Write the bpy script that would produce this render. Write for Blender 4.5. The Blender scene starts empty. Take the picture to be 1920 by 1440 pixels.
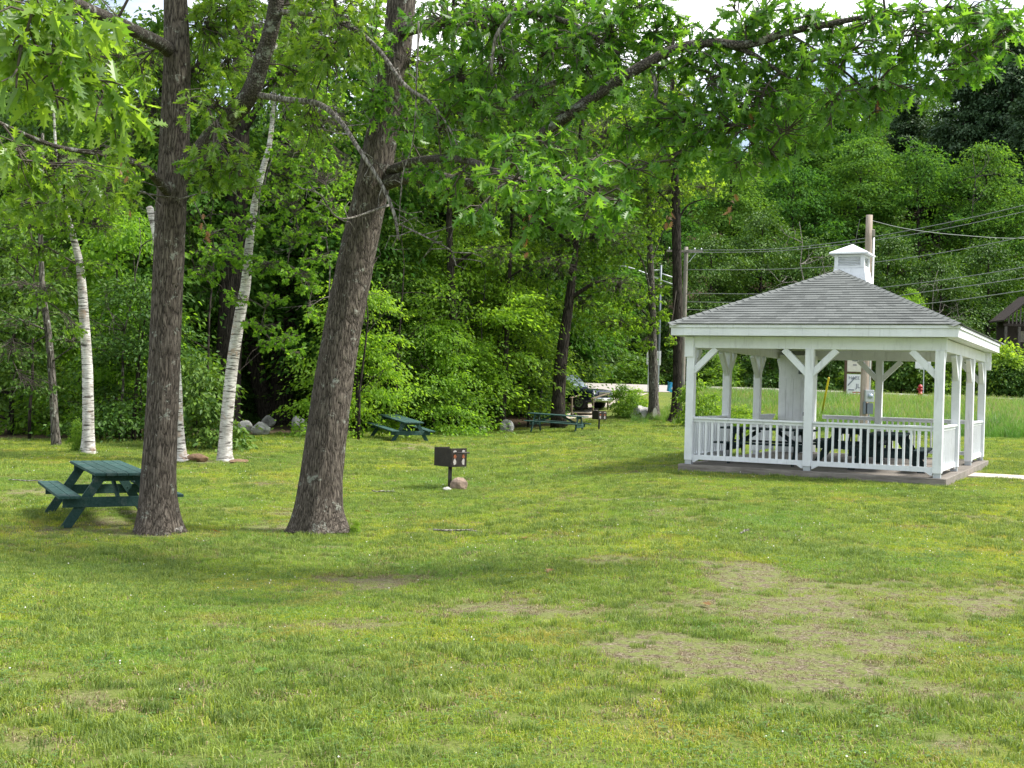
import bpy, math, random
import numpy as np
from mathutils import Vector, Matrix, Euler

random.seed(7)
RNG = np.random.default_rng(7)
SC = bpy.context.scene
COL = SC.collection
F, EYE, SR = 2250.0, 1.7, 0.028
CR = math.sqrt(1 - SR * SR)

# ------------------------------------------------------------------ terrain
def ss(a, b, x):
    t = np.clip((np.asarray(x, float) - a) / (b - a), 0, 1)
    return t * t * (3 - 2 * t)

def vn(x, y, seed=0):
    x = np.asarray(x, float); y = np.asarray(y, float)
    xi = np.floor(x); yi = np.floor(y); fx = x - xi; fy = y - yi
    fx = fx * fx * (3 - 2 * fx); fy = fy * fy * (3 - 2 * fy)
    def h(i, j):
        v = np.sin(i * 127.1 + j * 311.7 + seed * 74.7) * 43758.5453
        return v - np.floor(v)
    return (h(xi, yi) * (1 - fx) + h(xi + 1, yi) * fx) * (1 - fy) + (h(xi, yi + 1) * (1 - fx) + h(xi + 1, yi + 1) * fx) * fy

def fbm(x, y, seed=0, o=4):
    s, a, t = 0, 1, 0
    for k in range(o):
        s = s + a * vn(np.asarray(x) * 2 ** k, np.asarray(y) * 2 ** k, seed + k * 3); t += a; a *= .5
    return s / t

def gz(X, Y):
    X = np.asarray(X, float); Y = np.asarray(Y, float)
    lo = 1 + .11 * Y; hi = -3 + .04 * Y
    t = np.clip((X - lo) / (hi - lo), 0, 1); t = t * t * (3 - 2 * t)
    z = -.40 * ss(5, 14, Y) * t * (1 - ss(60, 74, Y))
    z = z + 1.45 * ss(50, 73, Y) + .45 * ss(73, 83, Y) - .22 * ss(14, 40, X) * ss(55, 75, Y)
    h = np.maximum(0, np.minimum(Y, 175) - 92)
    z = z + .42 * h * ss(92, 116, Y)
    return z

def P(u, v, Y):
    dx, dy = u - 960, v - 720
    x = dx * CR + dy * SR; y = -dx * SR + dy * CR
    return Vector((x * Y / F, Y, EYE - y * Y / F))

def G(u, Y):
    v = 760.
    for _ in range(4):
        p = P(u, v, Y); z = float(gz(p.x, Y)); yy = (EYE - z) * F / Y
        v = 720 + (yy + (u - 960) * SR) / CR
    p = P(u, v, Y); p.z = float(gz(p.x, Y)); return p

def GV(u, v):
    Y, pY = 3.0, 3.0
    while Y < 120:
        p = P(u, v, Y)
        if p.z <= float(gz(p.x, Y)):
            a, b = pY, Y
            for _ in range(20):
                m = (a + b) / 2; q = P(u, v, m)
                if q.z <= float(gz(q.x, m)): b = m
                else: a = m
            q = P(u, v, b); q.z = float(gz(q.x, b)); return q
        pY = Y; Y += .15
    return G(u, 60)

# ------------------------------------------------------------------ node helpers
def new_mat(name):
    m = bpy.data.materials.new(name); m.use_nodes = True
    nt = m.node_tree; nt.nodes.clear()
    return m, nt

def N(nt, typ, **kw):
    n = nt.nodes.new(typ)
    for k, v in kw.items():
        if k.startswith('i_'):
            n.inputs[k[2:].replace('_', ' ')].default_value = v
        else: setattr(n, k, v)
    return n

def L(nt, a, b): nt.links.new(a, b)

def coords(nt, kind='Object', scale=(1, 1, 1)):
    if kind == 'World':
        g = N(nt, 'ShaderNodeNewGeometry'); out = g.outputs['Position']
    else:
        t = N(nt, 'ShaderNodeTexCoord'); out = t.outputs[kind]
    mp = N(nt, 'ShaderNodeMapping'); mp.inputs['Scale'].default_value = scale
    L(nt, out, mp.inputs['Vector']); return mp.outputs['Vector']

def noise(nt, vec, scale, detail=5, rough=.55, dist=0):
    n = N(nt, 'ShaderNodeTexNoise'); n.inputs['Scale'].default_value = scale
    n.inputs['Detail'].default_value = detail; n.inputs['Roughness'].default_value = rough
    n.inputs['Distortion'].default_value = dist
    L(nt, vec, n.inputs['Vector']); return n.outputs['Fac']

def ramp(nt, fac, stops):
    r = N(nt, 'ShaderNodeValToRGB'); e = r.color_ramp.elements
    while len(e) < len(stops): e.new(.5)
    for k, (p, c) in enumerate(stops):
        e[k].position = p; e[k].color = (c, c, c, 1) if isinstance(c, (int, float)) else (*c, 1)
    L(nt, fac, r.inputs['Fac']); return r.outputs['Color']

def mix(nt, fac, a, b, blend='MIX'):
    m = N(nt, 'ShaderNodeMix', data_type='RGBA', blend_type=blend)
    for s, v in ((m.inputs[0], fac), (m.inputs[6], a), (m.inputs[7], b)):
        if isinstance(v, (int, float)): s.default_value = v
        elif isinstance(v, tuple): s.default_value = (*v, 1)
        else: L(nt, v, s)
    return m.outputs[2]

def bump(nt, h, strength, dist=.02, prev=None):
    b = N(nt, 'ShaderNodeBump'); b.inputs['Strength'].default_value = strength; b.inputs['Distance'].default_value = dist
    L(nt, h, b.inputs['Height'])
    if prev is not None: L(nt, prev, b.inputs['Normal'])
    return b.outputs['Normal']

def princ(nt, col, rough=.6, normal=None, metal=0, spec=.5):
    p = N(nt, 'ShaderNodeBsdfPrincipled')
    if isinstance(col, tuple): p.inputs['Base Color'].default_value = (*col, 1)
    else: L(nt, col, p.inputs['Base Color'])
    if isinstance(rough, (int, float)): p.inputs['Roughness'].default_value = rough
    else: L(nt, rough, p.inputs['Roughness'])
    p.inputs['Metallic'].default_value = metal
    p.inputs['Specular IOR Level'].default_value = spec
    if normal is not None: L(nt, normal, p.inputs['Normal'])
    return p

def out(nt, sh):
    o = N(nt, 'ShaderNodeOutputMaterial'); L(nt, sh, o.inputs['Surface'])

def simple(name, col, rough=.6, metal=0, var=.25, scale=6, bmp=.15, spec=.4, stretch=(1, 1, 1)):
    m, nt = new_mat(name); c = coords(nt, 'Object', stretch)
    n = noise(nt, c, scale, 6, .6)
    n2 = noise(nt, c, scale * 7, 3)
    d = tuple(x * (1 - var) for x in col); l = tuple(min(1, x * (1 + var * .6)) for x in col)
    cc = ramp(nt, n, [(.3, d), (.7, l)])
    out(nt, princ(nt, cc, rough, bump(nt, n2, bmp, .01), metal, spec).outputs[0]); return m

def leaf_mat(name, c1, c2, trans=.4, rough=.5, tb=1.5, spec=.35, objvar=.35, dry=None):
    m, nt = new_mat(name)
    a = N(nt, 'ShaderNodeAttribute', attribute_name='rnd'); oi = N(nt, 'ShaderNodeObjectInfo')
    c = ramp(nt, a.outputs['Fac'], [(0, c1), (1, c2)] if dry is None else [(0, c1), (dry[0], c2), (dry[0] + .02, dry[1]), (1, dry[1])])
    hs = N(nt, 'ShaderNodeHueSaturation')
    mr = N(nt, 'ShaderNodeMapRange'); L(nt, oi.outputs['Random'], mr.inputs['Value'])
    mr.inputs['To Min'].default_value = 1 - objvar; mr.inputs['To Max'].default_value = 1 + objvar
    L(nt, mr.outputs[0], hs.inputs['Value']); L(nt, c, hs.inputs['Color'])
    mh = N(nt, 'ShaderNodeMapRange'); L(nt, oi.outputs['Random'], mh.inputs['Value'])
    mh.inputs['To Min'].default_value = .520; mh.inputs['To Max'].default_value = .490
    L(nt, mh.outputs[0], hs.inputs['Hue'])
    p = princ(nt, hs.outputs[0], rough, spec=spec)
    t = N(nt, 'ShaderNodeBsdfTranslucent')
    tc = mix(nt, 1.0, hs.outputs[0], (tb * 1.05, tb, tb * .45), 'MULTIPLY')
    L(nt, tc, t.inputs['Color'])
    ms = N(nt, 'ShaderNodeMixShader'); ms.inputs[0].default_value = trans
    L(nt, p.outputs[0], ms.inputs[1]); L(nt, t.outputs[0], ms.inputs[2])
    out(nt, ms.outputs[0]); return m

# ------------------------------------------------------------------ mesh helpers
class MB:
    def __init__(s): s.v = []; s.f = []; s.r = []
    def add(s, vs, fs, rnd=None):
        b = len(s.v); s.v += [tuple(v) for v in vs]; s.f += [tuple(i + b for i in f) for f in fs]
        s.r += [random.random() if rnd is None else rnd] * len(vs); return s
    def box(s, c, d, rot=None, taper=None):
        c = Vector(c); hx, hy, hz = d[0] / 2, d[1] / 2, d[2] / 2
        vs = []
        for z in (-hz, hz):
            k = 1 if (taper is None or z < 0) else taper
            for x, y in ((-hx, -hy), (hx, -hy), (hx, hy), (-hx, hy)): vs.append(Vector((x * k, y * k, z)))
        if rot is not None:
            if not isinstance(rot, Matrix): rot = Euler(rot).to_matrix()
            vs = [rot @ v for v in vs]
        return s.add([c + v for v in vs], [(3, 2, 1, 0), (4, 5, 6, 7), (0, 1, 5, 4), (1, 2, 6, 5), (2, 3, 7, 6), (3, 0, 4, 7)])
    def beam(s, p0, p1, w, h, up=(0, 0, 1)):
        p0 = Vector(p0); p1 = Vector(p1); d = (p1 - p0); ln = d.length; d.normalize()
        up = Vector(up); sx = d.cross(up)
        if sx.length < 1e-4: sx = d.cross(Vector((0, 1, 0)))
        sx.normalize(); u2 = sx.cross(d)
        m = Matrix((sx, d, u2)).transposed()
        return s.box((p0 + p1) / 2, (w, ln, h), m)
    def tube(s, pts, rad, n=8, cap=True, rnd=None, disp=None):
        pts = [Vector(p) for p in pts]; vs = []; fs = []
        if isinstance(rad, (int, float)): rad = [rad] * len(pts)
        prev = None
        for i, p in enumerate(pts):
            d = (pts[min(i + 1, len(pts) - 1)] - pts[max(i - 1, 0)]).normalized()
            if prev is None:
                ax = d.cross(Vector((0, 1, 0)) if abs(d.y) < .9 else Vector((1, 0, 0))).normalized()
            else:
                ax = (prev - d * prev.dot(d)).normalized()
            prev = ax; ay = d.cross(ax)
            for k in range(n):
                a = 2 * math.pi * k / n
                r = rad[i] * (1 if disp is None else disp(i, a))
                vs.append(p + ax * (math.cos(a) * r) + ay * (math.sin(a) * r))
        for i in range(len(pts) - 1):
            for k in range(n):
                k2 = (k + 1) % n
                fs.append((i * n + k, i * n + k2, (i + 1) * n + k2, (i + 1) * n + k))
        if cap:
            fs.append(tuple(range(n - 1, -1, -1))); fs.append(tuple(range((len(pts) - 1) * n, len(pts) * n)))
        return s.add(vs, fs, rnd)
    def cyl(s, p0, p1, r, n=16, r2=None): return s.tube([p0, p1], [r, r if r2 is None else r2], n)
    def prism(s, poly, y0, y1):           # poly in (x,z), extruded along y
        n = len(poly)
        vs = [(x, y0, z) for x, z in poly] + [(x, y1, z) for x, z in poly]
        return s.add(vs, [tuple(range(n)), tuple(range(2 * n - 1, n - 1, -1))] + [(i, i + n, (i + 1) % n + n, (i + 1) % n) for i in range(n)])
    def build(s, name, mat, parent=None, smooth=False, bevel=0, seg=2):
        me = bpy.data.meshes.new(name); me.from_pydata(s.v, [], s.f)
        a = me.attributes.new('rnd', 'FLOAT', 'POINT'); a.data.foreach_set('value', np.array(s.r, np.float32))
        for m in (mat if isinstance(mat, (list, tuple)) else [mat]): me.materials.append(m)
        me.update(); (me.shade_smooth if smooth else me.shade_flat)()
        o = bpy.data.objects.new(name, me); COL.objects.link(o); o.parent = parent
        if bevel:
            b = o.modifiers.new('bevel', 'BEVEL'); b.width = bevel; b.segments = seg; b.limit_method = 'ANGLE'
        return o

def tag(o, label, cat, group=None, kind=None):
    if label: o['label'] = label
    if cat: o['category'] = cat
    if group: o['group'] = group
    if kind: o['kind'] = kind
    return o

def thing(name, label, cat, loc=(0, 0, 0), rz=0, group=None):
    o = bpy.data.objects.new(name, None); COL.objects.link(o); o.location = loc; o.rotation_euler = (0, 0, rz)
    o.empty_display_size = .2
    return tag(o, label, cat, group)

def copy_tree(o, parent=None):
    c = o.copy(); COL.objects.link(c); c.parent = parent
    for ch in list(o.children): copy_tree(ch, c)
    return c

def np_mesh(name, co, faces_idx, loop_tot, rnd=None, mats=(), matidx=None, smooth=True, extra=None):
    me = bpy.data.meshes.new(name)
    me.vertices.add(len(co)); me.vertices.foreach_set('co', np.asarray(co, np.float32).ravel())
    me.loops.add(len(faces_idx)); me.loops.foreach_set('vertex_index', np.asarray(faces_idx, np.int32))
    me.polygons.add(len(loop_tot))
    st = np.concatenate([[0], np.cumsum(loop_tot)[:-1]]).astype(np.int32)
    me.polygons.foreach_set('loop_start', st)
    for m in mats: me.materials.append(m)
    if matidx is not None: me.polygons.foreach_set('material_index', np.asarray(matidx, np.int32))
    if rnd is not None:
        a = me.attributes.new('rnd', 'FLOAT', 'POINT'); a.data.foreach_set('value', np.asarray(rnd, np.float32))
    for k, v in (extra or {}).items():
        a = me.attributes.new(k, 'FLOAT', 'POINT'); a.data.foreach_set('value', np.asarray(v, np.float32))
    me.update(calc_edges=True); (me.shade_smooth if smooth else me.shade_flat)()
    return me

# leaf outlines: x half width, y along the leaf
OAKH = [(0, 0), (.018, .09), (.10, .17), (.22, .20), (.11, .30), (.15, .38), (.36, .47), (.13, .49), (.16, .60), (.35, .75), (.10, .71), (.09, .80), (.19, .93), (.05, .89), (0, 1.02)]
def leaf_template(kind):
    """verts (V,3) and polys for one leaf of unit length along +y, normal +z"""
    vs, fs = [], []
    if kind == 'oak':
        for sgn in (1, -1):
            b = len(vs)
            for x, y in OAKH: vs.append((sgn * x, y, .30 * abs(x) - .22 * y * y))
            idx = list(range(b, b + len(OAKH)))
            fs.append(idx if sgn > 0 else idx[::-1])
    elif kind == 'maple':
        pts = [(0, 0), (.22, .10), (.42, .42), (.20, .46), (.26, .74), (.08, .70), (0, 1)]
        for sgn in (1, -1):
            b = len(vs)
            for x, y in pts: vs.append((sgn * x, y, .25 * abs(x) - .15 * y * y))
            idx = list(range(b, b + len(pts))); fs.append(idx if sgn > 0 else idx[::-1])
    else:   # simple ovate leaf
        vs = [(0, 0, 0), (.27, .42, .06), (0, 1, -.12), (-.27, .42, .06)]
        fs = [[0, 1, 2], [0, 2, 3]]
    return np.array(vs, float), fs

def leaves(kind, pos, dirs, nrm, size, rnd):
    """numpy leaves -> co, loops, totals, rnd"""
    V, fs = leaf_template(kind); n = len(pos)
    d = dirs / np.linalg.norm(dirs, axis=1, keepdims=True)
    nr = nrm - d * np.sum(nrm * d, axis=1, keepdims=True); nr /= np.linalg.norm(nr, axis=1, keepdims=True) + 1e-9
    rt = np.cross(d, nr)
    crl = np.random.default_rng(n).normal(1.0, .75, n)[:, None, None]; bnd = np.random.default_rng(n + 1).normal(0, .10, n)[:, None, None]
    V = np.repeat(V[None], n, 0); V[:, :, 2:3] *= crl; V[:, :, 0:1] += bnd * V[:, :, 1:2] ** 2
    nV = V.shape[1]
    co = pos[:, None, :] + size[:, None, None] * (V[:, :, 0:1] * rt[:, None, :] + V[:, :, 1:2] * d[:, None, :] + V[:, :, 2:3] * nr[:, None, :])
    flat = np.concatenate([np.array(f) for f in fs]); tot = np.array([len(f) for f in fs])
    loops = (flat[None, :] + (np.arange(n) * nV)[:, None]).ravel()
    return co.reshape(-1, 3), loops, np.tile(tot, n), np.repeat(rnd, nV)

def merge_leaf_twig(name, lv, twig, mats):
    co, lo, to, rn = lv
    if twig is not None and twig.v:
        b = len(co); tv = np.array(twig.v)
        tl = np.array([i for f in twig.f for i in f]) + b; tt = np.array([len(f) for f in twig.f])
        mi = np.concatenate([np.zeros(len(to), int), np.ones(len(tt), int)])
        co = np.concatenate([co, tv]); lo = np.concatenate([lo, tl]); to = np.concatenate([to, tt]); rn = np.concatenate([rn, np.array(twig.r)])
    else: mi = np.zeros(len(to), int)
    return np_mesh(name, co, lo, to, rn, mats, mi)

def spline(pts, k=6):
    """Catmull-Rom through pts (tuples of any length)"""
    p = [np.array(q, float) for q in pts]; p = [2 * p[0] - p[1]] + p + [2 * p[-1] - p[-2]]; o = []
    for i in range(1, len(p) - 2):
        for j in range(k):
            t = j / k
            o.append(.5 * (2 * p[i] + (p[i + 1] - p[i - 1]) * t + (2 * p[i - 1] - 5 * p[i] + 4 * p[i + 1] - p[i + 2]) * t * t + (3 * p[i] - p[i - 1] - 3 * p[i + 1] + p[i + 2]) * t ** 3))
    o.append(p[-2]); return o

# ------------------------------------------------------------------ materials
def bark_mat(name, dark, light, cell=13, zs=.16, lichen=.0, rough=.9, bs=1.0):
    m, nt = new_mat(name)
    c = coords(nt, 'Object', (1, 1, zs))
    nz = noise(nt, c, cell * .6, 4)
    vm = N(nt, 'ShaderNodeVectorMath', operation='MULTIPLY_ADD')
    cmb = N(nt, 'ShaderNodeCombineXYZ'); L(nt, nz, cmb.inputs[0]); L(nt, nz, cmb.inputs[1])
    vm.inputs[1].default_value = (.16, .16, .05); L(nt, cmb.outputs[0], vm.inputs[0]); L(nt, c, vm.inputs[2])
    vo = N(nt, 'ShaderNodeTexVoronoi', feature='DISTANCE_TO_EDGE'); vo.inputs['Scale'].default_value = cell
    L(nt, vm.outputs[0], vo.inputs['Vector'])
    h = ramp(nt, vo.outputs['Distance'], [(.0, 0.), (.09, .62), (.30, 1.)])
    fine = noise(nt, coords(nt, 'Object', (1, 1, .4)), 45, 6, .7)
    col = ramp(nt, h, [(.0, tuple(x * .55 for x in dark)), (.35, dark), (1, light)])
    col = mix(nt, .55, col, ramp(nt, fine, [(.3, .35), (.7, 1.25)]), 'MULTIPLY')
    if lichen:
        ln = noise(nt, coords(nt, 'Object'), 5.5, 7, .75)
        lm = ramp(nt, ln, [(.61 - lichen * .1, 0.), (.66 - lichen * .1, .75)])
        col = mix(nt, lm, col, (.36, .38, .33))
    nb = bump(nt, h, bs, .03, bump(nt, fine, .6, .012))
    out(nt, princ(nt, col, rough, nb, spec=.15).outputs[0]); return m

M = {}
M['oakbark'] = bark_mat('oak_bark', (.072, .059, .049), (.18, .152, .127), cell=34, zs=.10, lichen=.22, bs=.75)
M['bark'] = bark_mat('dark_bark', (.024, .020, .016), (.070, .059, .048), cell=19, zs=.08)
M['greybark'] = bark_mat('grey_bark', (.07, .063, .052), (.18, .165, .14), cell=18, zs=.12, lichen=.4)
M['limbbark'] = bark_mat('limb_bark', (.05, .043, .036), (.16, .14, .12), cell=34, zs=.8, lichen=.5, bs=.6)
M['deadwood'] = bark_mat('dead_wood', (.13, .115, .10), (.32, .30, .27), cell=20, zs=.3, bs=.5)
M['twig'] = simple('twig_bark', (.075, .062, .05), .9, var=.3)

def birch_mat():
    m, nt = new_mat('birch_bark'); c = coords(nt, 'Object', (1, 1, 7.5))
    n1 = noise(nt, c, 2.2, 4, .6); n2 = noise(nt, coords(nt, 'Object', (2, 2, 26)), 2.2, 3, .6)
    big = noise(nt, coords(nt, 'Object', (1, 1, .8)), 2.3, 6, .7)
    col = ramp(nt, big, [(.38, (.36, .34, .31)), (.5, (.52, .50, .47)), (.62, (.66, .645, .615))])
    col = mix(nt, ramp(nt, n1, [(.39, 1.), (.45, 0.)]), col, (.05, .045, .04))
    col = mix(nt, ramp(nt, n2, [(.40, .9), (.47, 0.)]), col, (.16, .14, .125))
    peel = noise(nt, coords(nt, 'Object'), 3.2, 5, .7)
    col = mix(nt, ramp(nt, peel, [(.56, 0.), (.64, .7)]), col, (.36, .26, .19))
    out(nt, princ(nt, col, .75, bump(nt, n1, .3, .02), spec=.2).outputs[0]); return m
M['birch'] = birch_mat()

M['oakleaf'] = leaf_mat('oak_leaf', (.070, .155, .021), (.165, .27, .038), trans=.48, rough=.42, tb=2.2, spec=.45, objvar=.08)
M['deadleaf'] = leaf_mat('dead_leaf', (.22, .09, .035), (.34, .17, .08), .2, objvar=.1)
M['leaf'] = leaf_mat('maple_leaf', (.066, .140, .018), (.165, .26, .032), trans=.44, rough=.55, tb=2.3, spec=.18, objvar=.38)
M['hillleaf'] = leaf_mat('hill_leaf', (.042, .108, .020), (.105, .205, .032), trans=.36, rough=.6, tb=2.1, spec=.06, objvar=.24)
M['leafbright'] = leaf_mat('bright_leaf', (.105, .20, .022), (.19, .31, .036), trans=.50, rough=.5, tb=2.2, spec=.2, objvar=.2)  # bright green, raised further in place of sunlight on the sprays
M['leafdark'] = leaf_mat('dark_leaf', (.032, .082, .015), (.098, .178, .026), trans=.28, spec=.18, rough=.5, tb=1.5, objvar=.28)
M['needle'] = leaf_mat('pine_needle', (.030, .066, .024), (.062, .112, .038), trans=.15, rough=.6, objvar=.15)
M['grass'] = None

def grass_mat(name, tan=.88, tall=False):
    m, nt = new_mat(name)
    a = N(nt, 'ShaderNodeAttribute', attribute_name='rnd')
    w = coords(nt, 'World')
    n1 = noise(nt, w, .42, 4, .6); n2 = noise(nt, w, 1.7, 4, .6)
    g1 = ramp(nt, a.outputs['Fac'], [(0, (.125, .215, .032)), (.5, (.195, .295, .046)), (tan, (.30, .39, .09)), (tan + .02, (.34, .28, .14)), (1, (.40, .34, .19))])
    g2 = ramp(nt, a.outputs['Fac'], [(0, (.20, .27, .026)), (.5, (.28, .345, .038)), (tan, (.35, .41, .065)), (tan + .02, (.38, .31, .14)), (1, (.42, .36, .19))])
    g3 = ramp(nt, a.outputs['Fac'], [(0, (.088, .17, .034)), (.5, (.145, .24, .044)), (1, (.22, .32, .08))])
    c = mix(nt, ramp(nt, n1, [(.42, 0.), (.58, .25 if tall else 1.)]), g1, g2)
    c = mix(nt, ramp(nt, n2, [(.54, 0.), (.64, .9)]), c, g3)
    n3 = noise(nt, w, .95, 5, .65)
    c = mix(nt, ramp(nt, n3, [(.53, 0.), (.64, .2 if tall else .7)]), c, (.31, .27, .09))
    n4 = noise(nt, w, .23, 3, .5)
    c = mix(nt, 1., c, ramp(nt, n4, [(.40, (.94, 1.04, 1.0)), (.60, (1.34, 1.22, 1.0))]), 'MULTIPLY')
    if tall: c = mix(nt, 1., c, (.66, .88, .95), 'MULTIPLY')
    p = princ(nt, c, .5, spec=.25)
    t = N(nt, 'ShaderNodeBsdfTranslucent'); L(nt, mix(nt, 1., c, (1.4, 1.4, .7), 'MULTIPLY'), t.inputs['Color'])
    ms = N(nt, 'ShaderNodeMixShader'); ms.inputs[0].default_value = .35
    L(nt, p.outputs[0], ms.inputs[1]); L(nt, t.outputs[0], ms.inputs[2]); out(nt, ms.outputs[0]); return m
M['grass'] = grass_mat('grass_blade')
M['tallgrass'] = grass_mat('tall_grass_blade', .93, True)
M['thatch'] = leaf_mat('dry_thatch', (.10, .07, .036), (.33, .265, .155), .15, objvar=.25)
M['tuft'] = leaf_mat('tuft_blade', (.085, .140, .026), (.25, .32, .075), .35, tb=1.6, objvar=.3)
M['clover'] = leaf_mat('clover_leaf', (.07, .15, .03), (.12, .20, .045), .3, objvar=.2)
M['flower'] = simple('clover_flower', (.75, .74, .68), .8)

def ground_mat():
    m, nt = new_mat('lawn_ground'); w = coords(nt, 'World')
    b = N(nt, 'ShaderNodeAttribute', attribute_name='bare')
    fl = N(nt, 'ShaderNodeAttribute', attribute_name='forest')
    n1 = noise(nt, w, .42, 4, .6); n2 = noise(nt, w, 1.7, 4, .6); nf = noise(nt, w, 38, 6, .75); nm = noise(nt, w, 9, 5, .7)
    # turf: the thatch and low leaves between the standing blades
    g = mix(nt, ramp(nt, n1, [(.42, 0.), (.58, 1.)]), (.105, .165, .026), (.16, .205, .028))
    g = mix(nt, ramp(nt, n2, [(.54, 0.), (.64, .9)]), g, (.066, .115, .024))
    g = mix(nt, ramp(nt, nf, [(.46, .0), (.60, .8)]), g, (.17, .18, .06))
    g = mix(nt, ramp(nt, nf, [(.36, .9), (.47, .0)]), g, (.045, .06, .02))  # dark flecks: soil, plus shadow between blades put into the colour
    soil = ramp(nt, nf, [(.34, (.035, .027, .018)), (.45, (.115, .085, .057)), (.54, (.205, .165, .118)), (.66, (.38, .325, .25))])
    soil = mix(nt, ramp(nt, nm, [(.44, 0.), (.54, .85)]), soil, (.17, .20, .06))
    ad = N(nt, 'ShaderNodeMath', operation='MULTIPLY_ADD'); L(nt, nm, ad.inputs[0]); ad.inputs[1].default_value = .7
    L(nt, b.outputs['Fac'], ad.inputs[2])
    c = mix(nt, ramp(nt, ad.outputs[0], [(.54, 0.), (.90, .9)]), g, soil)
    litter = ramp(nt, nf, [(.3, (.03, .024, .016)), (.7, (.11, .08, .05))])
    c = mix(nt, fl.outputs['Fac'], c, litter)
    nb = bump(nt, nf, .8, .03, bump(nt, nm, .5, .05))
    out(nt, princ(nt, c, .95, nb, spec=.1).outputs[0]); return m
M['ground'] = ground_mat()
M['road'] = simple('road_asphalt', (.33, .305, .285), .9, var=.15, scale=2.5, bmp=.3)
M['concrete'] = simple('path_concrete', (.50, .44, .37), .9, var=.18, scale=3, bmp=.3)
M['path'] = simple('gravel_path', (.45, .40, .34), .95, var=.25, scale=8, bmp=.5)

def white_paint(name='white_paint', base=(.74, .765, .79)):
    m, nt = new_mat(name); c = coords(nt, 'Object')
    n = noise(nt, c, 2.2, 7, .7); g = noise(nt, coords(nt, 'Object', (1, 1, .12)), 14, 5, .6)
    col = ramp(nt, n, [(.3, tuple(x * .86 for x in base)), (.6, base)])
    col = mix(nt, ramp(nt, g, [(.32, .6), (.44, 0.)]), col, tuple(x * .70 for x in base))
    n3 = noise(nt, c, 9, 8, .8)
    col = mix(nt, ramp(nt, n3, [(.66, 0.), (.72, .5)]), col, (.42, .40, .36))
    out(nt, princ(nt, col, .55, bump(nt, g, .12, .01), spec=.35).outputs[0]); return m
M['white'] = white_paint()

def wood_weathered(name, d, l, stretch=(1, 12, 12), wear=None):
    m, nt = new_mat(name); c = coords(nt, 'Object', stretch)
    a = N(nt, 'ShaderNodeAttribute', attribute_name='rnd')
    g = noise(nt, c, 2.2, 7, .7); b = noise(nt, coords(nt, 'Object'), 2.5, 5, .6)
    col = ramp(nt, g, [(.3, d), (.7, l)])
    col = mix(nt, .5, col, ramp(nt, b, [(.3, .6), (.7, 1.2)]), 'MULTIPLY')
    col = mix(nt, .45, col, ramp(nt, a.outputs['Fac'], [(0, .7), (1, 1.25)]), 'MULTIPLY')
    if wear:
        wn = noise(nt, coords(nt, 'Object'), 5, 8, .8)
        col = mix(nt, ramp(nt, wn, [(.54, 0.), (.64, .55)]), col, wear)
    out(nt, princ(nt, col, .85, bump(nt, g, .35, .01), spec=.2).outputs[0]); return m
M['deck'] = wood_weathered('weathered_deck', (.115, .10, .087), (.29, .265, .235))
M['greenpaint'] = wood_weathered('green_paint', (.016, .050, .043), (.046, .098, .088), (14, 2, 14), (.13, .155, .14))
M['shadegreenpaint'] = wood_weathered('shaded_green_paint', (.012, .025, .026), (.024, .045, .046), (2, 14, 14))  # table green darkened: shade under the gazebo roof put into the colour
M['polewood'] = wood_weathered('pole_wood', (.22, .175, .14), (.42, .36, .30), (9, 9, .8))
M['greywood'] = wood_weathered('grey_wood', (.16, .145, .125), (.33, .30, .26), (9, 9, .8))
M['barnwood'] = wood_weathered('barn_wood', (.022, .017, .015), (.06, .048, .042), (9, 9, .8))  # dark brown boards, darkened further to paint in a tree's shade
M['barnlight'] = wood_weathered('barn_trim', (.06, .052, .047), (.15, .135, .125), (9, 9, .8))  # gable trim dimmed in colour for the same tree shade
M['railwood'] = wood_weathered('rail_wood', (.12, .095, .065), (.26, .21, .15), (3, 3, 3))

def shingle_mat():
    m, nt = new_mat('roof_shingle'); a = N(nt, 'ShaderNodeAttribute', attribute_name='rnd')
    c = coords(nt, 'Object'); n = noise(nt, c, 60, 3, .8); b = noise(nt, c, .9, 5, .65)
    col = ramp(nt, a.outputs['Fac'], [(0, (.100, .108, .104)), (.5, (.122, .131, .126)), (1, (.146, .156, .150))])
    col = mix(nt, .6, col, ramp(nt, n, [(.3, .6), (.7, 1.35)]), 'MULTIPLY')
    col = mix(nt, .6, col, ramp(nt, b, [(.3, .78), (.7, 1.2)]), 'MULTIPLY')
    out(nt, princ(nt, col, .9, bump(nt, n, .5, .006), spec=.2).outputs[0]); return m
M['shingle'] = shingle_mat()
M['metal'] = simple('galvanised_metal', (.46, .49, .51), .5, .5, .12)
M['darkmetal'] = simple('dark_grey_metal', (.15, .175, .205), .5, .2, .12)
M['grillmetal'] = simple('burnt_grill_steel', (.030, .024, .021), .65, .3, .5, 8, .3)
M['grillpost'] = simple('grill_post_steel', (.065, .058, .052), .6, .4, .4, 10, .2)
M['rust'] = simple('rust_patch', (.24, .075, .03), .8, 0, .4, 30)
M['slotlight'] = simple('slot_light_patch', (.36, .34, .32), .8, 0, .4, 30)  # pale tone painting the light that shows through the firebox slots
M['yellow'] = simple('yellow_plastic', (.72, .55, .03), .5)
M['bluebin'] = simple('blue_plastic', (.05, .40, .92), .45, var=.1)
M['redpaint'] = simple('red_paint', (.36, .022, .028), .45)
M['rock'] = simple('granite_rock', (.44, .43, .41), .9, 0, .55, 4, .8)
M['rottenwood'] = simple('rotten_wood', (.20, .125, .075), .95, 0, .5, 9, .9)
M['brownrock'] = simple('brown_rock', (.26, .19, .145), .9, 0, .5, 9, .8)
M['signwhite'] = simple('sign_white', (.70, .70, .71), .5, var=.08)
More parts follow.
